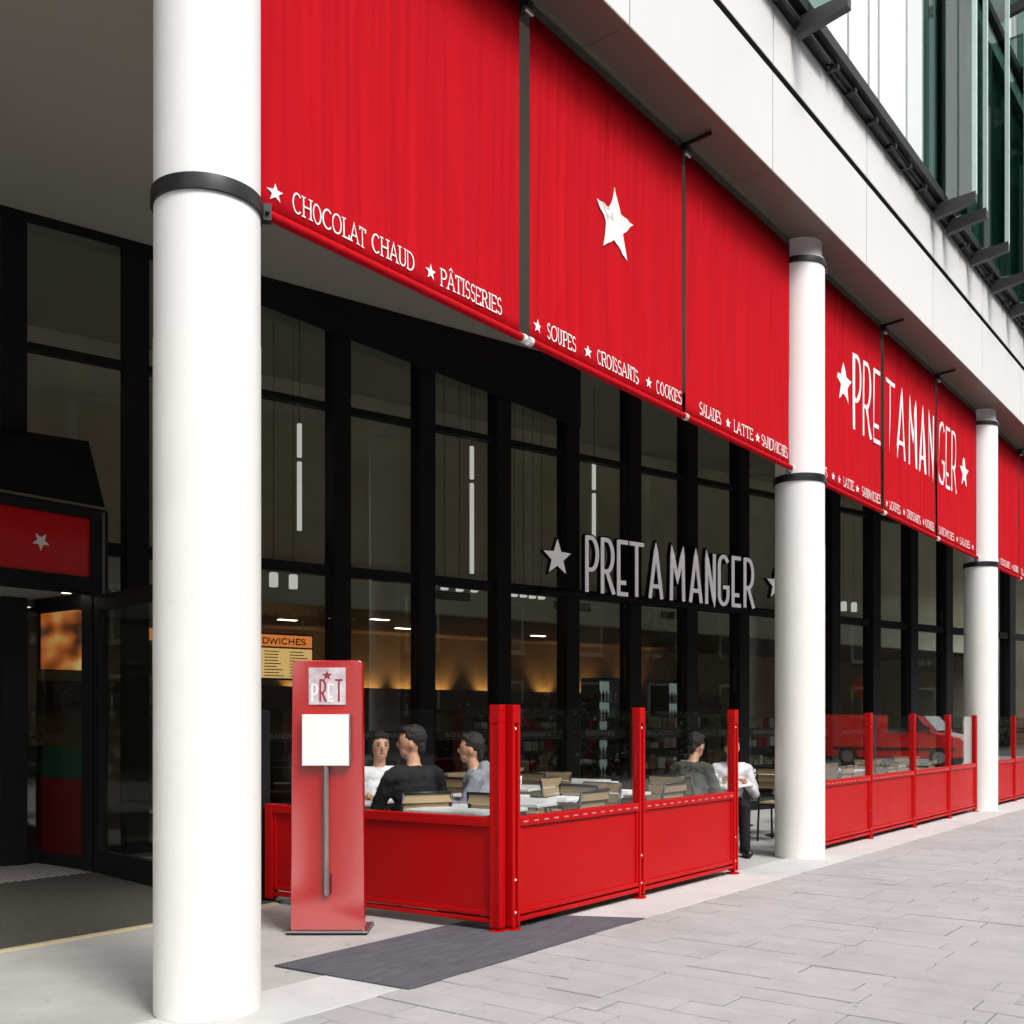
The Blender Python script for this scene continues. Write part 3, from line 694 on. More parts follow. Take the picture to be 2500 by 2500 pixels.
# glazed side of the porch
vb("side_sill", M['black_matt'], 2.33, 2.43, 4.971, 7.2, 0, .12)
vb("side_head", M['black_matt'], 2.33, 2.43, 4.971, 7.2, 2.50, 2.628)
vb("side_post", M['black_matt'], 2.32, 2.44, 6.20, 6.62, .121, 2.499)
vb("side_pane", M['glass'], 2.375, 2.385, 4.971, 6.199, .86, 2.499)
vb("red_reflection_panel", mat("reflection_red", (0.10, 0.004, 0.004), .4, var=.3, vscale=2), 2.372, 2.392, 4.971, 6.199, .121, .858)  # opaque dark red panel paints a reflection in the lower glazing
vb("green_panel", mat("green_board", (0.02, 0.075, 0.04), .5, var=.4, vscale=2), 2.40, 2.41, 4.972, 6.198, .861, 1.17)
g = MB(); a = word_mb("PÂTISSERIES", 0, .9, 1.23, .055, 0, .001, .008, .018)
a.v = [(2.372 - 2.36 + y, 6.1 - x - 4.85, z) for x, y, z in a.v]; a.build("side_word", M['grey_box'], ve)
ck = bpy.data.materials.new("grate_floor"); ck.use_nodes = True
N = ck.node_tree.nodes; ch = N.new("ShaderNodeTexChecker"); ch.inputs['Scale'].default_value = 26; ch.inputs['Color1'].default_value = (.55, .52, .5, 1); ch.inputs['Color2'].default_value = (.14, .11, .10, 1)
tc = N.new("ShaderNodeTexCoord"); ck.node_tree.links.new(tc.outputs['Object'], ch.inputs['Vector']); ck.node_tree.links.new(ch.outputs[0], N["Principled BSDF"].inputs['Base Color'])
tag(MB().box(-1.5, 2.32, 4.80, 7.2, .0, .010).build("floor_grate", ck), "pale checkered metal floor grate inside the entrance porch", "floor grate")
# open door leaf standing out from the porch
p0 = Vector((2.33, 4.76)); p1 = Vector((2.09, 3.30)); dv = (p1 - p0); ln = dv.length
dr = empty("open_door", (p0.x, p0.y, 0), math.atan2(dv.y, dv.x), "black framed glass door leaf standing open beside the porch", "door")
MB().box(0, .12, -.03, .03, .012, 2.58).build("stile", M['black_matt'], dr); MB().box(ln - .12, ln, -.03, .03, .012, 2.58).build("stile", M['black_matt'], dr)
MB().box(.121, ln - .121, -.03, .03, 2.44, 2.579).build("top_rail", M['black_matt'], dr); MB().box(.121, ln - .121, -.03, .03, .013, .22).build("bottom_rail", M['black_matt'], dr)
MB().box(.121, ln - .121, -.006, .006, .221, 2.439).build("pane", M['glass'], dr)
MB().tube([(.02, .05, .05), (.02, .05, 2.5)], .012, 8).build("hinge_bar", M['alu'], dr, auto=True)

# ------------------------------------------------------------------ red terrace barriers
def barrier(loc, rz, posts, length, label, glass='glass_screen', group="red terrace barriers", short_end=False, dashes=True):
    b = empty("terrace_barrier", loc, rz, label, "barrier", group)
    for i, x in enumerate(posts):
        if short_end and i == len(posts) - 1:
            MB().box(x - .04, x + .04, -.035, .035, .03, .768).build('post', M['red_paint'], b, bevel=.004); continue
        mb = MB().box(x - .042, x - .016, -.036, .036, .03, 1.399).box(x + .016, x + .042, -.036, .036, .03, 1.399).box(x - .0155, x + .0155, -.018, .032, .031, 1.398)
        mb.box(x - .042, x + .042, -.037, .037, 1.3995, 1.522)
        po = mb.build("post", M['red_paint'], b, bevel=.004)
        rv = MB()
        for z in (1.36, .34, .12): rv.ell((x, -.022, z), (.011, .011, .011), 8, 6)
        rv.build("bolts", M['white_cap'], po, smooth=True)
        MB().lathe([(.06, 0.0), (.06, .012), (.022, .016), (.022, .035)], 14, (x, 0)).build("foot", M['red_paint'], po, auto=True)
    for x0, x1 in zip(posts[:-1], posts[1:]):
        a, c = x0 + .044, x1 - .044
        pn = MB().box(a + .03, c - .03, -.012, .012, .135, .70).build("panel", M['red_paint'], b)
        fr = MB().box(a, c, -.03, .03, .055, .085).box(a, c, -.026, .026, .100, .134).box(a, a + .029, -.024, .024, .1345, .70).box(c - .029, c, -.024, .024, .1345, .70)
        fr.build("panel_frame", M['red_paint'], b, bevel=.004)
        MB().box(a, c, -.034, .034, .7005, .765).build("rail", M['red_paint'], b, bevel=.004)
        if dashes:
            ds = MB(); n = max(4, int((c - a) / .118))
            for k in range(n):
                xx = a + (c - a) * (k + .5) / n; ds.box(xx - .028, xx + .028, -.0375, -.0342, .724, .735)
            ds.build("rail_highlights", M['rail_highlight'], b)  # raised pink dashes paint small highlights along the rail
        if glass:
            MB().box(a + .004, c - .004, -.005, .005, .767, 1.495).build("glass_panel", M[glass], b)
    return b
barrier((2.475, 0, 0), 0, [0.0, 1.675, 3.395], 3.4, "red steel seating barrier with two glass panels, facing the pavement")
v = Vector((2.25, 2.2)) - Vector((2.375, .055)); ra = math.atan2(v.y, v.x)
barrier((2.375, .05, 0), ra, [0.0, v.length], v.length, "red steel barrier closing the side of the seating, behind the menu stand", dashes=False, glass="glass_side", short_end=True)
barrier((7.86, 0, 0), 0, [0.0, 1.76, 3.50, 5.20, 6.70], 6.7, "long red steel seating barrier with four glass panels between the two far columns")
barrier((15.42, 0, 0), 0, [0.0, 1.85, 3.6, 5.35], 5.4, "red steel seating barrier past the farthest column")
pb = empty("end_post", (2.24, 2.33, 0), 0, "black steel post at the inner end of the side barrier", "post")
MB().box(-.06, .06, -.06, .06, .0, 1.50).build("shaft", M['black_metal'], pb, bevel=.004)
MB().box(-.09, .09, -.09, .09, 0, .012).build("base_plate", M['black_metal'], pb)

# ------------------------------------------------------------------ menu stand
ms = empty("menu_stand", (1.635, .905, 0), math.atan2(RT[1], RT[0]), "tall red menu stand with a blank white sign holder and silver tube", "menu stand")
MB().box(-.268, .268, -.035, .32, 0.0, .010).build("base_foot", M['black_matt'], ms)
MB().box(-.268, .268, -.035, .32, .0105, .022).build("base_plate", M['alu'], ms, bevel=.002)
pl = [(-.245, .0225), (.245, .0225), (.232, 1.79)] + [(.206 + .026 * math.cos(R_(a)), 1.79 + .026 * math.sin(R_(a))) for a in (15, 45, 75, 90)]
pl += [(-.206 + .026 * math.cos(R_(a)), 1.79 + .026 * math.sin(R_(a))) for a in (90, 105, 135, 165)] + [(-.232, 1.79)]
MB().prism(pl, 0, .075).build("body", M['red_stand'], ms, bevel=.006)
lg = MB().box(-.122, .122, -.010, -.0005, 1.522, 1.767).build("logo_plate", mat("logo_paper", (.74, .68, .70), .35, var=.5, vscale=9, c2=(.42, .32, .36)), ms)
ink1 = mat("logo_red", (.30, .02, .04), .5); ink2 = mat("logo_white", (.85, .83, .84), .5)
for k, (chr_, m_) in enumerate((('P', ink2), ('R', ink1), ('E', ink2), ('T', ink1))):
    letter_mb(MB(), DECO[chr_][1], -.105 + k * .054, 1.545, .14, .11 + .03 * (k % 2), .012, -.010, .002).build("logo_letter", m_, lg)
star_mb(.0, 1.715, .035, -.010, .002).build("logo_star", ink1, lg)
MB().box(-.158, .150, -.055, -.0005, 1.118, 1.456).build("sign_holder", M['paper'], ms, bevel=.003)
MB().box(.150, .160, -.052, -.0005, 1.12, 1.454).build("holder_edge", M['alu'], ms)
MB().tube([(-.002, -.030, 1.117), (-.002, -.030, .30), (-.002, -.026, .272), (-.002, -.004, .262)], .019, 14).build("tube", M['alu'], ms, auto=True)
MB().tube([(-.026, -.004, .40), (-.026, -.006, .27), (0, -.006, .245), (.024, -.006, .27), (.024, -.004, .40)], .004, 6).build("clip", M['black_metal'], ms)

# ------------------------------------------------------------------ terrace furniture
def make_chair():
    c = empty("cafe_chair", (0, 0, 0), 0, "black framed terrace chair with pale wooden slats at the cafe tables", "chair", "wooden slatted terrace chairs")
    for sx in (-.2, .2):
        MB().tube([(sx, .2, 0), (sx, .185, .44)], .013, 8).build("leg", M['black_metal'], c, smooth=True)
        MB().tube([(sx, -.22, 0), (sx, -.18, .44), (sx * .97, -.215, .66), (sx * .95, -.265, .87)], .013, 8).build("back_leg", M['black_metal'], c, smooth=True)
    MB().tube([(-.2, .185, .435), (.2, .185, .435), (.2, -.18, .435), (-.2, -.18, .435), (-.2, .185, .435)], .011, 6).build("seat_frame", M['black_metal'], c, smooth=True)
    for k in range(6): MB().box(-.21, .21, -.185 + k * .066, -.125 + k * .066, .447, .463).build("seat_slat", M['wood'], c)
    for k in range(3):
        z = .63 + k * .085; y = -.205 - k * .024
        MB().box(-.195, .195, y - .012, y + .004, z, z + .078).build("back_slat", M['wood'], c)
    MB().tube([(-.19, -.268, .875), (.19, -.268, .875)], .012, 8).build("top_bar", M['black_metal'], c, smooth=True)
    return c
def make_table():
    t = empty("cafe_table", (0, 0, 0), 0, "small terrace table with a white top on a black pedestal", "table", "white topped terrace tables")
    MB().box(-.33, .33, -.33, .33, .738, .765).build("top", M['table_top'], t, bevel=.004)
    MB().tube([(0, 0, .02), (0, 0, .737)], .03, 12).build("pedestal", M['black_metal'], t, auto=True)
    MB().lathe([(.22, 0), (.22, .012), (.05, .03)], 24).build("base", M['black_metal'], t, auto=True)
    return t
chair0 = make_chair(); table0 = make_table(); used = {'c': False, 't': False}
def put(o0, key, x, y, rz):
    o = copy_tree(o0) if used[key] else o0
    used[key] = True; o.location = (x, y, 0); o.rotation_euler = (0, 0, rz); return o
def face(fx, fy): return math.atan2(-fx, fy)
TABLES = [(2.86, .72, .04), (3.14, 1.72, .5), (4.02, 1.55, 0), (3.75, .86, .1), (5.0, .88, .05), (5.25, 2.1, .2), (6.86, .72, 0), (4.3, 3.0, .1), (6.6, 2.3, .1),
          (9.3, .95, 0), (11.0, .95, 0), (12.8, .95, 0), (10.2, 2.0, 0)]
for i, (x, y, r) in enumerate(TABLES):
    t = put(table0, 't', x, y, r)
    t["label"] = ("small white topped table on a black pedestal against the side barrier" if i == 0 else "small white topped table between the black jacket and white shirt" if i == 1 else
                  "small white topped table at the barrier's open end by the white column" if i == 6 else
                  "small white topped table on a black pedestal behind the two-panel barrier" if x < 7 else "small white topped table on a black pedestal behind the four-panel barrier")
CH = [(3.38, 2.17, -.55, -.83), (2.87, 1.23, .5, .87), (3.62, 1.16, -.5, .85), (3.72, 1.98, .6, -.7), (4.42, 1.75, -1, -.2), (3.15, .55, 1, .1), (4.32, .62, -1, 0),
      (3.72, .40, 0, 1), (4.48, .62, 1, 0), (5.6, .7, -1, .05), (5.02, .40, 0, 1), (5.0, 1.18, .1, -1), (5.3, 2.65, 0, -1), (5.75, 2.1, -1, 0), (4.75, 2.2, 1, 0),
      (6.28, .70, 1, 0), (7.40, .80, -.8, -.6), (4.3, 3.5, 0, -1), (4.8, 3.0, -1, 0), (6.6, 2.85, 0, -1), (6.1, 2.3, 1, 0),
      (8.75, .75, 1, 0), (9.85, .75, -1, 0), (10.45, .8, 1, 0), (11.55, .75, -1, 0), (12.25, .75, 1, 0), (13.35, .75, -1, 0), (9.3, .40, 0, 1), (11.0, .40, 0, 1), (12.8, .40, 0, 1), (10.2, 2.5, 0, -1)]
for i, (x, y, fx, fy) in enumerate(CH):
    c = put(chair0, 'c', x, y, face(fx, fy))
    c["label"] = {0: "slatted chair under the person in a white shirt facing the pavement", 1: "slatted chair under the person in a black jacket", 2: "slatted chair under the person in a grey hooded top",
                  15: "slatted chair under the person in a dark olive shirt", 16: "slatted chair under the person leaning over a table beside the column"}.get(i,
                  "empty black framed chair with pale wooden slats behind the two-panel barrier" if x < 8 else "empty black framed chair with pale wooden slats behind the four-panel barrier")
# things on the tables
def cup_obj(x, y, lab):
    MBc = MB().lathe([(.03, .766), (.042, .80), (.046, .875), (.040, .875), (.028, .78)], 14)
    o = MBc.build("paper_cup", M['paper'], None, auto=True); o.location = (x, y, 0); return tag(o, lab, "cup", "paper cups on the tables")
for x, y in ((3.05, 1.78), (3.3, 1.65), (4.9, .7), (6.8, .66), (6.98, .8), (5.2, 2.0)): cup_obj(x, y, "white paper cup standing on a terrace table")
for x, y, r in ((4.62 + .3, .60, .2), (6.72, .84, .4), (3.9, .55, .1)):
    o = MB().box(-.13, .13, -.09, .09, .766, .782).box(-.12, .12, -.08, .08, .7825, .80).build("food_tray", M['paper'], None); o.location = (x, y, 0); o.rotation_euler = (0, 0, r)
    tag(o, "white food tray lying on a terrace table", "tray", "food trays on the tables")

# ------------------------------------------------------------------ people
SKIN = mat("skin", (0.58, 0.30, 0.19), .5, var=.12, vscale=12)
HAIR = mat("dark_hair", (0.010, 0.007, 0.006), .7, var=.4, vscale=30, stretch=(6, 6, 1), bump=.3, bscale=60)
DARK = mat("eye_dark", (0.02, 0.012, 0.01), .3); LIP = mat("lip", (0.32, 0.07, 0.06), .5)
def cap(mb, p0, p1, r0, r1, n=14):
    p0, p1 = Vector(p0), Vector(p1); d = (p1 - p0); L = d.length; d = d / L if L > 1e-6 else Vector((0, 0, 1))
    pts = [p0 - d * r0 * k for k in (.98, .85, .5)] + [p0, p1] + [p1 + d * r1 * k for k in (.5, .85, .98)]
    rr = [r0 * .2, r0 * .53, r0 * .87, r0, r1, r1 * .87, r1 * .53, r1 * .2]
    return mb.tube(pts, rr, n)
def remesh(o, vox, smooth=4):
    m = o.modifiers.new("remesh", 'REMESH'); m.mode = 'VOXEL'; m.voxel_size = vox; m.use_smooth_shade = True
    s = o.modifiers.new("smooth", 'SMOOTH'); s.factor = .5; s.iterations = smooth
    return o
def wrinkle(o, size, strength):
    tx = bpy.data.textures.new("folds", 'CLOUDS'); tx.noise_scale = size; tx.noise_depth = 2
    d = o.modifiers.new("folds", 'DISPLACE'); d.texture = tx; d.strength = strength; d.mid_level = .5; return o
def person(loc, facing, label, top, trousers, lean=0.0, head_turn=0.0, head_tilt=0.0, hands=None, hair='short', scale=.97, hood=False, collar=None):
    P = empty("person", (loc[0], loc[1], 0), face(*facing), label, "person"); P.scale = (scale,) * 3
    LM = Matrix.Translation((0, 0, .55)) @ Matrix.Rotation(-lean, 4, 'X') @ Matrix.Translation((0, 0, -.55))
    U = lambda p: LM @ Vector(p)
    neck = U((0, 0, 1.06))
    HM = Matrix.Translation(neck) @ Matrix.Rotation(head_turn, 4, 'Z') @ Matrix.Rotation(-head_tilt, 4, 'X') @ Matrix.Translation((0, 0, -1.06))
    Hd = lambda p: HM @ Vector(p)
    hands = hands or (((-.17, .34, .80), (.17, .34, .80)))
    def torso(mb, g):
        for c, r in (((0, 0, .56), (.175, .135, .12)), ((0, 0, .70), (.150, .112, .15)), ((0, .005, .86), (.172, .122, .15)), ((0, -.005, .96), (.18, .105, .09))):
            mb.ell(U(c), tuple(x + g for x in r), 20, 12, LM.to_3x3())
        cap(mb, U((-.15, -.01, .985)), U((.15, -.01, .985)), .062 + g, .062 + g)
        mb.ell(U((0, -.015, 1.02)), (.09 + g, .07 + g, .055), 14, 8)
    def arms(mb, g, full=True):
        for s, hnd in ((-1, hands[0]), (1, hands[1])):
            sh = U((s * .185, -.01, .975)); h = Vector(hnd)
            mid = (sh + h) / 2; d = h - sh; L = min(d.length, .515); pole = Vector((s * .5, -.45, -.75))
            perp = pole - d.normalized() * pole.dot(d.normalized()); perp.normalize()
            off = math.sqrt(max(0.0, .27 ** 2 - (L / 2) ** 2)) if L < .54 else 0.02
            el = mid + perp * off
            cap(mb, sh, el, .052 + g, .043 + g); cap(mb, el, h + (el - h).normalized() * .02, .042 + g, .031 + g)
            if full:
                f = (h - el).normalized(); sd_ = f.cross(Vector((0, 0, 1))); sd_.normalize(); upv = sd_.cross(f)
                cap(mb, h, h + f * .06, .028, .03)
                for q in range(4):
                    b = h + f * .075 + sd_ * (-.03 + q * .02); l = (.065, .075, .07, .055)[q]
                    k1 = b + f * l * .55 - upv * .008; cap(mb, b, k1, .0095, .009, 8); cap(mb, k1, k1 + f * l * .45 - upv * .022, .009, .008, 8)
                tb = h + f * .02 + sd_ * (-.03 * s); t1 = tb + f * .035 - sd_ * .025 * s; cap(mb, tb, t1, .011, .010, 8); cap(mb, t1, t1 + f * .03, .010, .008, 8)
    def legs(mb, g):
        for s in (-1, 1):
            cap(mb, (s * .085, .02, .545), (s * .11, .40, .53), .083 + g, .062 + g); cap(mb, (s * .11, .40, .525), (s * .115, .40, .11), .058 + g, .042 + g)
    def feet(mb, g):
        for s in (-1, 1): cap(mb, (s * .115, .37, .055), (s * .13, .55, .045), .042 + g, .033 + g)
    b = MB(); torso(b, 0); arms(b, 0); legs(b, 0); feet(b, 0)
    cap(b, U((0, -.01, 1.0)), Hd((0, .005, 1.15)), .056, .052)
    b.ell(Hd((0, .02, 1.245)), (.077, .094, .112), 22, 14, HM.to_3x3()); b.ell(Hd((0, .055, 1.175)), (.054, .055, .062), 16, 10, HM.to_3x3())
    b.ell(Hd((0, .118, 1.222)), (.013, .02, .026), 10, 8, HM.to_3x3()); b.ell(Hd((0, .103, 1.262)), (.045, .012, .012), 12, 8, HM.to_3x3())
    for s in (-1, 1): b.ell(Hd((s * .076, .01, 1.225)), (.010, .022, .033), 10, 8, HM.to_3x3())
    remesh(b.build("body", SKIN, P, smooth=True), .0085, 3)
    c = MB(); torso(c, .014); arms(c, .012, False)
    if hood: c.ell(U((0, -.09, 1.02)), (.12, .07, .09), 16, 10)
    wrinkle(remesh(c.build("top", top, P, smooth=True), .010, 4), .07, .028)
    t = MB(); legs(t, .012)
    t.ell((0, 0, .56), (.185, .145, .115), 20, 12)
    remesh(t.build("trousers", trousers, P, smooth=True), .012, 4)
    s_ = MB(); feet(s_, .010); remesh(s_.build("shoes", M['black_metal'], P, smooth=True), .010, 3)
    if collar:
        k = MB(); cap(k, U((0, -.012, 1.03)), U((0, -.005, 1.075)), .066, .062); remesh(k.build("collar", collar, P, smooth=True), .009, 2)
    h = MB()
    h.ell(Hd((0, -.006, 1.280)), (.085, .098, .101), 22, 14, HM.to_3x3())
    if hair == 'short': h.ell(Hd((0, .05, 1.335)), (.07, .055, .032), 16, 10, HM.to_3x3()); h.ell(Hd((0, -.06, 1.20)), (.06, .035, .06), 14, 8, HM.to_3x3())
    else:
        h.ell(Hd((0, -.06, 1.22)), (.085, .06, .10), 16, 10, HM.to_3x3()); h.ell(Hd((0, -.11, 1.24)), (.04, .04, .045), 12, 8, HM.to_3x3())
        h.ell(Hd((0, .055, 1.328)), (.072, .055, .034), 14, 8, HM.to_3x3())
        for s in (-1, 1): h.ell(Hd((s * .072, .005, 1.245)), (.018, .04, .07), 12, 8, HM.to_3x3())
    wrinkle(remesh(h.build("hair", HAIR, P, smooth=True), .007, 2), .022, .022)
    for s in (-1, 1):
        e = MB().ell(Hd((s * .031, .1035, 1.247)), (.015, .008, .0075), 10, 6, HM.to_3x3()); e.build("eye", DARK, P, smooth=True)
        e = MB().ell(Hd((s * .032, .108, 1.270)), (.020, .007, .004), 10, 6, HM.to_3x3()); e.build("eyebrow", HAIR, P, smooth=True)
    MB().ell(Hd((0, .106, 1.178)), (.024, .010, .008), 10, 6, HM.to_3x3()).build("mouth", LIP, P, smooth=True)
    return P
def cloth_mat(n, c): return mat(n, c, .85, var=.25, vscale=9, bump=.35, bscale=11, spec=.2)
C_WHITE = cloth_mat("white_shirt", (.74, .74, .76)); C_BLACK = cloth_mat("black_jacket", (.010, .010, .011)); C_GREY = cloth_mat("grey_hoodie", (.24, .25, .29))
C_GREEN = cloth_mat("olive_shirt", (.075, .08, .065)); C_TROU = cloth_mat("dark_trousers", (.014, .014, .017)); C_JEAN = cloth_mat("blue_jeans", (.03, .045, .09))
person((3.38, 2.13), (-.62, -.78), "person in a white shirt with dark tied-back hair facing the pavement across a table", C_WHITE, C_TROU, lean=.05, head_turn=.12, hair='tied', scale=.97,
       hands=((-.14, .36, .80), (.16, .34, .80)))
person((2.88, 1.25), (.48, .88), "person in a black jacket seated with the back to the barrier, head turned aside", C_BLACK, C_TROU, lean=.10, head_turn=1.15, scale=1.01,
       hands=((-.16, .38, .79), (.17, .36, .79)))
person((3.62, 1.14), (-.62, .78), "person in a grey hooded top seated beside the barrier's corner post", C_GREY, C_JEAN, lean=.22, head_turn=-.1, hood=True,
       hands=((-.12, .42, .80), (.12, .40, .80)))
person((6.26, .69), (1, .0), "person in a dark olive shirt eating at the table by the barrier's open end", C_GREEN, C_TROU, lean=.30, head_turn=-.15, head_tilt=.2,
       hands=((-.10, .40, .84), (.13, .38, .84)))
person((7.36, .78), (-.80, -.60), "person in a white shirt and black trousers leaning over a table beside a white column", C_WHITE, C_TROU, lean=.50, head_turn=.1, head_tilt=.1,
       hands=((-.12, .42, .80), (.12, .40, .82)))

# ------------------------------------------------------------------ across the street: seen in the glass
van = empty("delivery_van", (31.9, -8.75, 0), R_(90), "red delivery van parked nose towards the shops, mirrored in the barrier glass", "van")
VP = mat("van_red", (.82, .016, .018), .25, coat=.8, var=.05, vscale=2)
prof = [(0.0, .35), (.0, 1.2), (.10, 1.78), (.25, 1.88), (2.75, 1.90), (3.05, 1.80), (3.62, 1.12), (4.30, .95), (4.48, .80), (4.52, .35), (3.95, .28), (.5, .28)]
vm = MB().prism(prof, -.90, .90); vm.v = [(x, y * (1 - .16 * max(0, (z - 1.0)) / .9), z) for x, y, z in vm.v]
vm.build("body", VP, van, bevel=.05)
VG = mat("van_sky_glass", (.75, .78, .82), .10, coat=1.0, spec=.8)  # pale base colour paints the sky mirrored in the windscreen
ws = MB(); ws.add([(3.08, -.72, 1.76), (3.08, .72, 1.76), (3.63, .80, 1.15), (3.63, -.80, 1.15), (3.11, -.72, 1.785), (3.11, .72, 1.785), (3.67, .80, 1.165), (3.67, -.80, 1.165)],
       [(4, 5, 6, 7), (0, 3, 2, 1), (0, 1, 5, 4), (1, 2, 6, 5), (2, 3, 7, 6), (3, 0, 4, 7)]); ws.build("windscreen", VG, van)
for s in (-1, 1):
    w = MB(); y0, y1 = s * .825, s * .895
    w.prism([(2.15, 1.12), (3.42, 1.12), (3.0, 1.66), (2.15, 1.68)], min(y0, y1), max(y0, y1)); wo = w.build("side_window", mat("van_side_glass", (.02, .025, .025), .08, coat=.8), van)
    wo.rotation_euler = (0, 0, 0)
    MB().ell((4.40, s * .66, .78), (.10, .17, .09), 12, 8).build("headlight", M['paper'], van, smooth=True)
    for xw in (.85, 3.72):
        wh = MB().tube([(xw, s * .72, .32), (xw, s * .91, .32)], .32, 24).build("wheel", M['black_metal'], van, auto=True)
        MB().tube([(xw, s * .90, .32), (xw, s * .925, .32)], .19, 16).build("rim", M['alu'], wh, auto=True)
    MB().box(.35, 4.2, s * .89 - .01, s * .89 + .025, .55, .62).build("side_strip", M['black_metal'], van)
    MB().box(3.28, 3.42, s * .96 - .07, s * .96 + .07, 1.12, 1.30).build("mirror", M['black_metal'], van)
MB().box(4.46, 4.58, -.82, .82, .34, .58).build("bumper", M['black_metal'], van, bevel=.02)
MB().box(4.44, 4.53, -.45, .45, .62, .80).build("grille", M['black_metal'], van, bevel=.01)

vp_ = at_depth(2108, 1680, 26.0)
rp = vp_ - 2 * ((vp_ - Vector(SO)).dot(sn)) * sn
glp = Vector(SO) + su * sf_at(2108, 1680)[0]
sgn = empty("no_entry_sign", (rp.x, rp.y, 0), math.atan2(glp.y - rp.y, glp.x - rp.x) + R_(90), "round red no entry sign on a grey pole, mirrored in the shopfront", "road sign")
MB().tube([(0, .03, 0), (0, .03, rp.z + .25)], .03, 10).build("pole", M['alu'], sgn, auto=True)
d_ = MB().tube([(0, -.012, rp.z), (0, .0, rp.z)], .24, 32); d_.build("disc", VP, sgn, auto=True)
MB().box(-.17, .17, -.016, -.0125, rp.z - .035, rp.z + .035).build("bar", M['paper'], sgn)

op = empty("apartment_block", (0, -24, 0), 0, "pale stone apartment block across the street", "building")
MB().box(-45, 75, -10, 0, 0, 17).build("wall", mat("pale_stone", (.11, .105, .095), .85, var=.2, vscale=.6), op)
MB().box(-45.3, 75.3, -10.2, .5, 17.01, 17.5).build("cornice", M['border'], op)
wf = MB().box(-.72, .72, .0, .09, -1.05, 1.05).mesh("window", M['bulk']); wp_ = MB().box(-.62, .62, .091, .10, -.95, .95).mesh("pane", M['upper_glass']); wsill = MB().box(-.8, .8, .0, .2, -1.16, -1.06).mesh("sill", M['border'])
for r in range(5):
    for k in range(30):
        o = piece("window", wf, (-40 + k * 3.7, 0.005, 2.1 + r * 3.3), op)
        for nm, m_ in (("pane", wp_), ("sill", wsill)):
            q = bpy.data.objects.new(nm, m_); col.objects.link(q); q.parent = o
LEAF = mat("leaves", (.07, .12, .03), .6, var=.6, vscale=1.2); BARK = mat("bark", (.10, .075, .055), .9, var=.4, vscale=8, bump=.5, bscale=20)
for ti, (x, y) in enumerate(((9, -12), (20, -11.5), (33, -12.5), (44, -11.5))):
    t = empty("street_tree", (x, y, -.12), 0, "leafy street tree beside the road across from the shops", "tree", "street trees")
    r3 = random.Random(40 + ti)
    tr = MB().tube([(0, 0, 0), (.05, .02, 1.2), (0, .05, 2.6), (.1, 0, 4.2)], [.17, .14, .12, .07], 10)
    lv = MB()
    for k in range(9):
        a = k * 2.4; e = Vector((math.cos(a) * r3.uniform(.8, 1.7), math.sin(a) * r3.uniform(.8, 1.7), r3.uniform(3.4, 5.6)))
        tr.tube([(0, .03, 2.2 + k * .15), tuple(e * .55 + Vector((0, 0, 1.3))), tuple(e)], [.06, .04, .015], 6)
        for q in range(230):
            c = e + Vector((r3.gauss(0, .45), r3.gauss(0, .45), r3.gauss(0, .38))); d1 = Vector((r3.gauss(0, 1), r3.gauss(0, 1), r3.gauss(0, 1))).normalized() * .09
            d2 = d1.cross(Vector((r3.gauss(0, 1), r3.gauss(0, 1), r3.gauss(0, 1)))).normalized() * .05
            lv.add([c - d1, c + d2, c + d1, c - d2], [(0, 1, 2, 3)])
    tr.build("trunk", BARK, t, smooth=True); lv.build("crown", LEAF, t)

hd = MB(); r4 = random.Random(91)  # dark foliage added along the kerb to darken the mirrored street
for k in range(52000):
    x = r4.uniform(-45, 75); z = r4.uniform(.05, (1.9 if x > 4 else 3.1) + .35 * math.sin(x * 1.3) + .25 * math.sin(x * 3.1)); y = -10.3 + r4.uniform(-.55, .55)
    c = Vector((x, y, z)); d1 = Vector((r4.gauss(0, 1), r4.gauss(0, 1), r4.gauss(0, 1))).normalized() * .085
    d2 = d1.cross(Vector((r4.gauss(0, 1), r4.gauss(0, 1), r4.gauss(0, 1)))).normalized() * .055
    hd.add([c - d1, c + d2, c + d1, c - d2], [(0, 1, 2, 3)])
hg = empty("added_hedge", (0, 0, 0), 0, "dense dark green foliage added along the kerb across from the shops to darken reflections", "added_hedge")
hd.build("foliage", mat("added_hedge_leaves", (.035, .06, .018), .6, var=.6, vscale=1.5), hg)
hs = MB()
for k in range(70): hs.tube([(-44 + k * 1.7, -10.3, 0), (-44 + k * 1.7 + r4.uniform(-.2, .2), -10.3 + r4.uniform(-.2, .2), 1.4)], [.04, .015], 6)
hs.build("stems", BARK, hg)
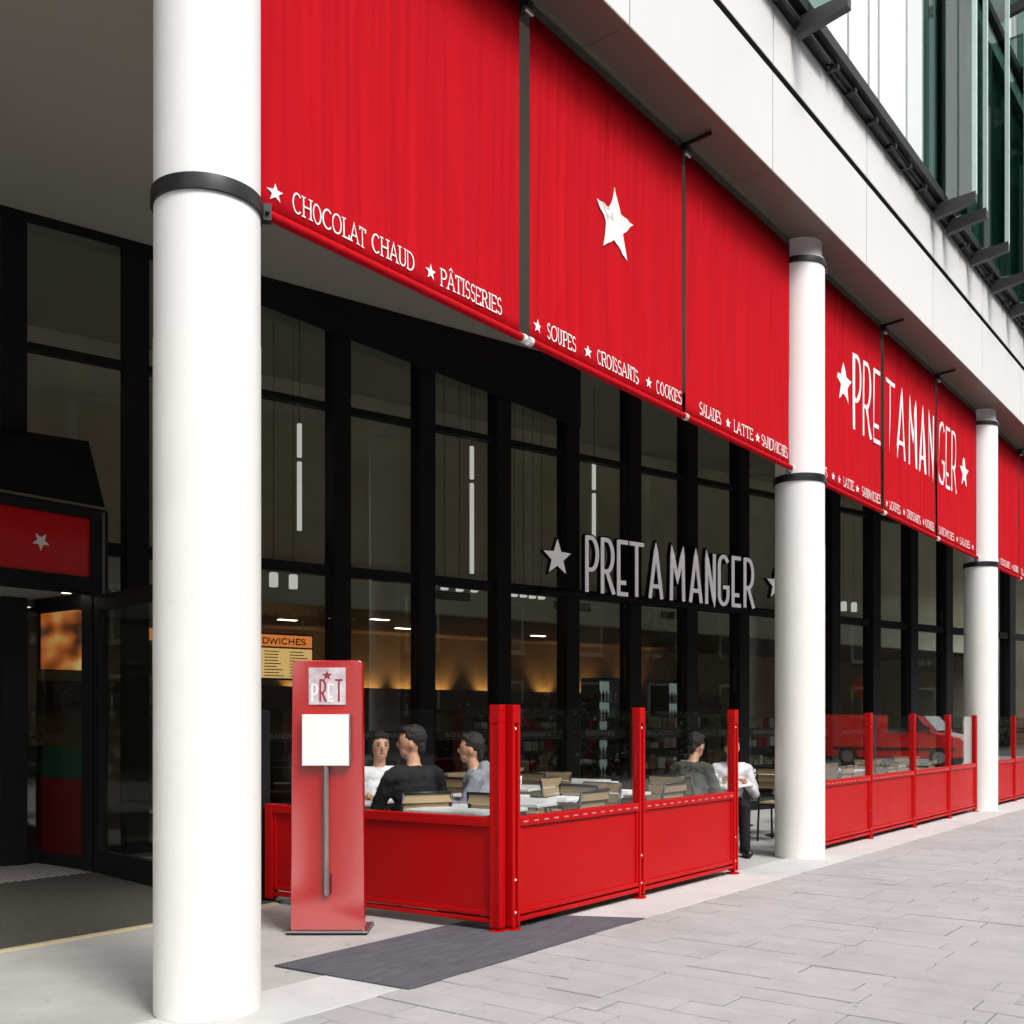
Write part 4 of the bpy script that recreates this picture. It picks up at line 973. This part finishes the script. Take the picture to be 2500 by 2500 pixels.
# added glowing fridges stand in for a pale street reflection in the glass
for k, (px0, px1, py0, py1) in enumerate(((1462, 1522, 1618, 1840), (1632, 1700, 1625, 1840))):
    a, zt = sf_at(px0, py0, 3.6); b, _ = sf_at(px1, py0, 3.6)
    f = lthing("added_fridge", a, 3.6, 0, "added pale glowing drinks fridge inside the cafe, " + ("nearer the menu boards" if k == 0 else "farther from the menu boards"), "fridge")
    w = b - a
    MB().box(0, w, .4, .45, .05, 2.2).build("back", emis("fridge_glow", (.75, .95, .92), .10), f)
    MB().box(-.05, 0, -.02, .45, .0, 2.25).box(w, w + .05, -.02, .45, 0, 2.25).box(0, w, -.02, .45, 2.2, 2.25).box(0, w, -.02, .45, 0, .049).build("case", M['grey_box'], f)
    for q in range(5):
        MB().box(.002, w - .002, .05, .39, .35 + q * .36, .365 + q * .36).build("shelf", M['alu'], f)
        n = int(w / .085); bt = [MB(), MB(), MB()]
        for j in range(n): bt[(j + q) % 3].lathe([(.028, .366 + q * .36), (.03, .50 + q * .36), (.012, .55 + q * .36), (.012, .58 + q * .36)], 8, (.05 + j * .085, .12))
        for m_, t_ in zip((M['red_dark'], M['table_top'], M['edge_glass']), bt): t_.build("bottle_row", m_, f, auto=True)
# added glowing panel gives the warm glow behind the porch's glazed side
a, zt = sf_at(96, 1480, 5.0); b, zb = sf_at(204, 1640, 5.0)
ps = lthing("warm_glow_panel", a, 5.0, zb, "warm orange glowing panel added inside the cafe, seen through the entrance porch glass", "glow_panel")
MB().box(0, b - a, 0, .05, 0, zt - zb).build("case", M['counter'], ps)
pm = emis("glow_print", (1.0, .4, .1), .4); pn = pm.node_tree.nodes.new("ShaderNodeTexNoise"); pn.inputs['Scale'].default_value = 2.6; pn.inputs['Detail'].default_value = 1
pr = pm.node_tree.nodes.new("ShaderNodeValToRGB"); pr.color_ramp.elements[0].position = .36; pr.color_ramp.elements[0].color = (.05, .015, .006, 1)
pr.color_ramp.elements[1].position = .68; pr.color_ramp.elements[1].color = (1.0, .62, .2, 1); q_ = pr.color_ramp.elements.new(.52); q_.color = (.75, .16, .03, 1)
pt = pm.node_tree.nodes.new("ShaderNodeTexCoord"); pm.node_tree.links.new(pt.outputs['Object'], pn.inputs['Vector']); pm.node_tree.links.new(pn.outputs['Fac'], pr.inputs[0])
pm.node_tree.links.new(pr.outputs[0], pm.node_tree.nodes["Principled BSDF"].inputs['Emission Color'])
MB().box(.02, b - a - .02, -.01, -.001, .02, zt - zb - .02).build("glow_print", pm, ps)
a, zt = sf_at(300, 1560, 4.0); b, zb = sf_at(372, 1720, 4.0)
ps = lthing("amber_glow_panel", a, 4.0, zb, "tall amber glowing panel added inside the cafe behind the open door", "lamp")
MB().box(.05, b - a, 0, .05, 0, zt - zb).build("case", M['counter'], ps)  # glowing panel added in place of an orange post behind the door
MB().box(.12, b - a - .1, -.02, -.001, .05, zt - zb - .05).build("light_panel", emis("amber_panel", (1.0, .45, .12), .28), ps)

# shelves of packed food inside the cafe
for k, (sa, sb) in enumerate(((9.3, 11.2), (12.6, 14.6), (15.6, 18.4))):
    w = sb - sa
    sh = lthing("display_shelf", sa, 2.2, 0, "dark shelf unit of packed food inside the cafe, " + ("nearest the entrance", "in the middle of the shop", "behind the four-panel barrier")[k], "shelf")
    MB().box(-.04, 0, 0, .5, 0, 1.5).box(w, w + .04, 0, .5, 0, 1.5).box(0, w, .46, .5, .0, 1.5).build("frame", M['counter'], sh)
    rows = [MB() for _ in range(4)]
    for q in range(4):
        MB().box(.002, w - .002, .02, .455, .20 + q * .36, .23 + q * .36).build("shelf", M['dark_wood'], sh)
        x = .04
        while x < w - .2:
            bw = rnd.uniform(.09, .19); bh = rnd.uniform(.07, .2)
            rows[rnd.randrange(4)].box(x, x + bw, .06, .3, .231 + q * .36, .231 + q * .36 + bh); x += bw + rnd.uniform(.015, .06)
    for m_, t_ in zip((M['paper'], M['wood'], M['red_dark'], M['bulk']), rows): t_.build("packets", m_, sh)

for o in bpy.data.objects:      # rows of tiny alike pieces that nobody could pick apart one by one
    if o.name.split('.')[0] in ("rail_highlights", "bolts", "menu_lines", "packets", "bottle_row"): o["kind"] = "stuff"
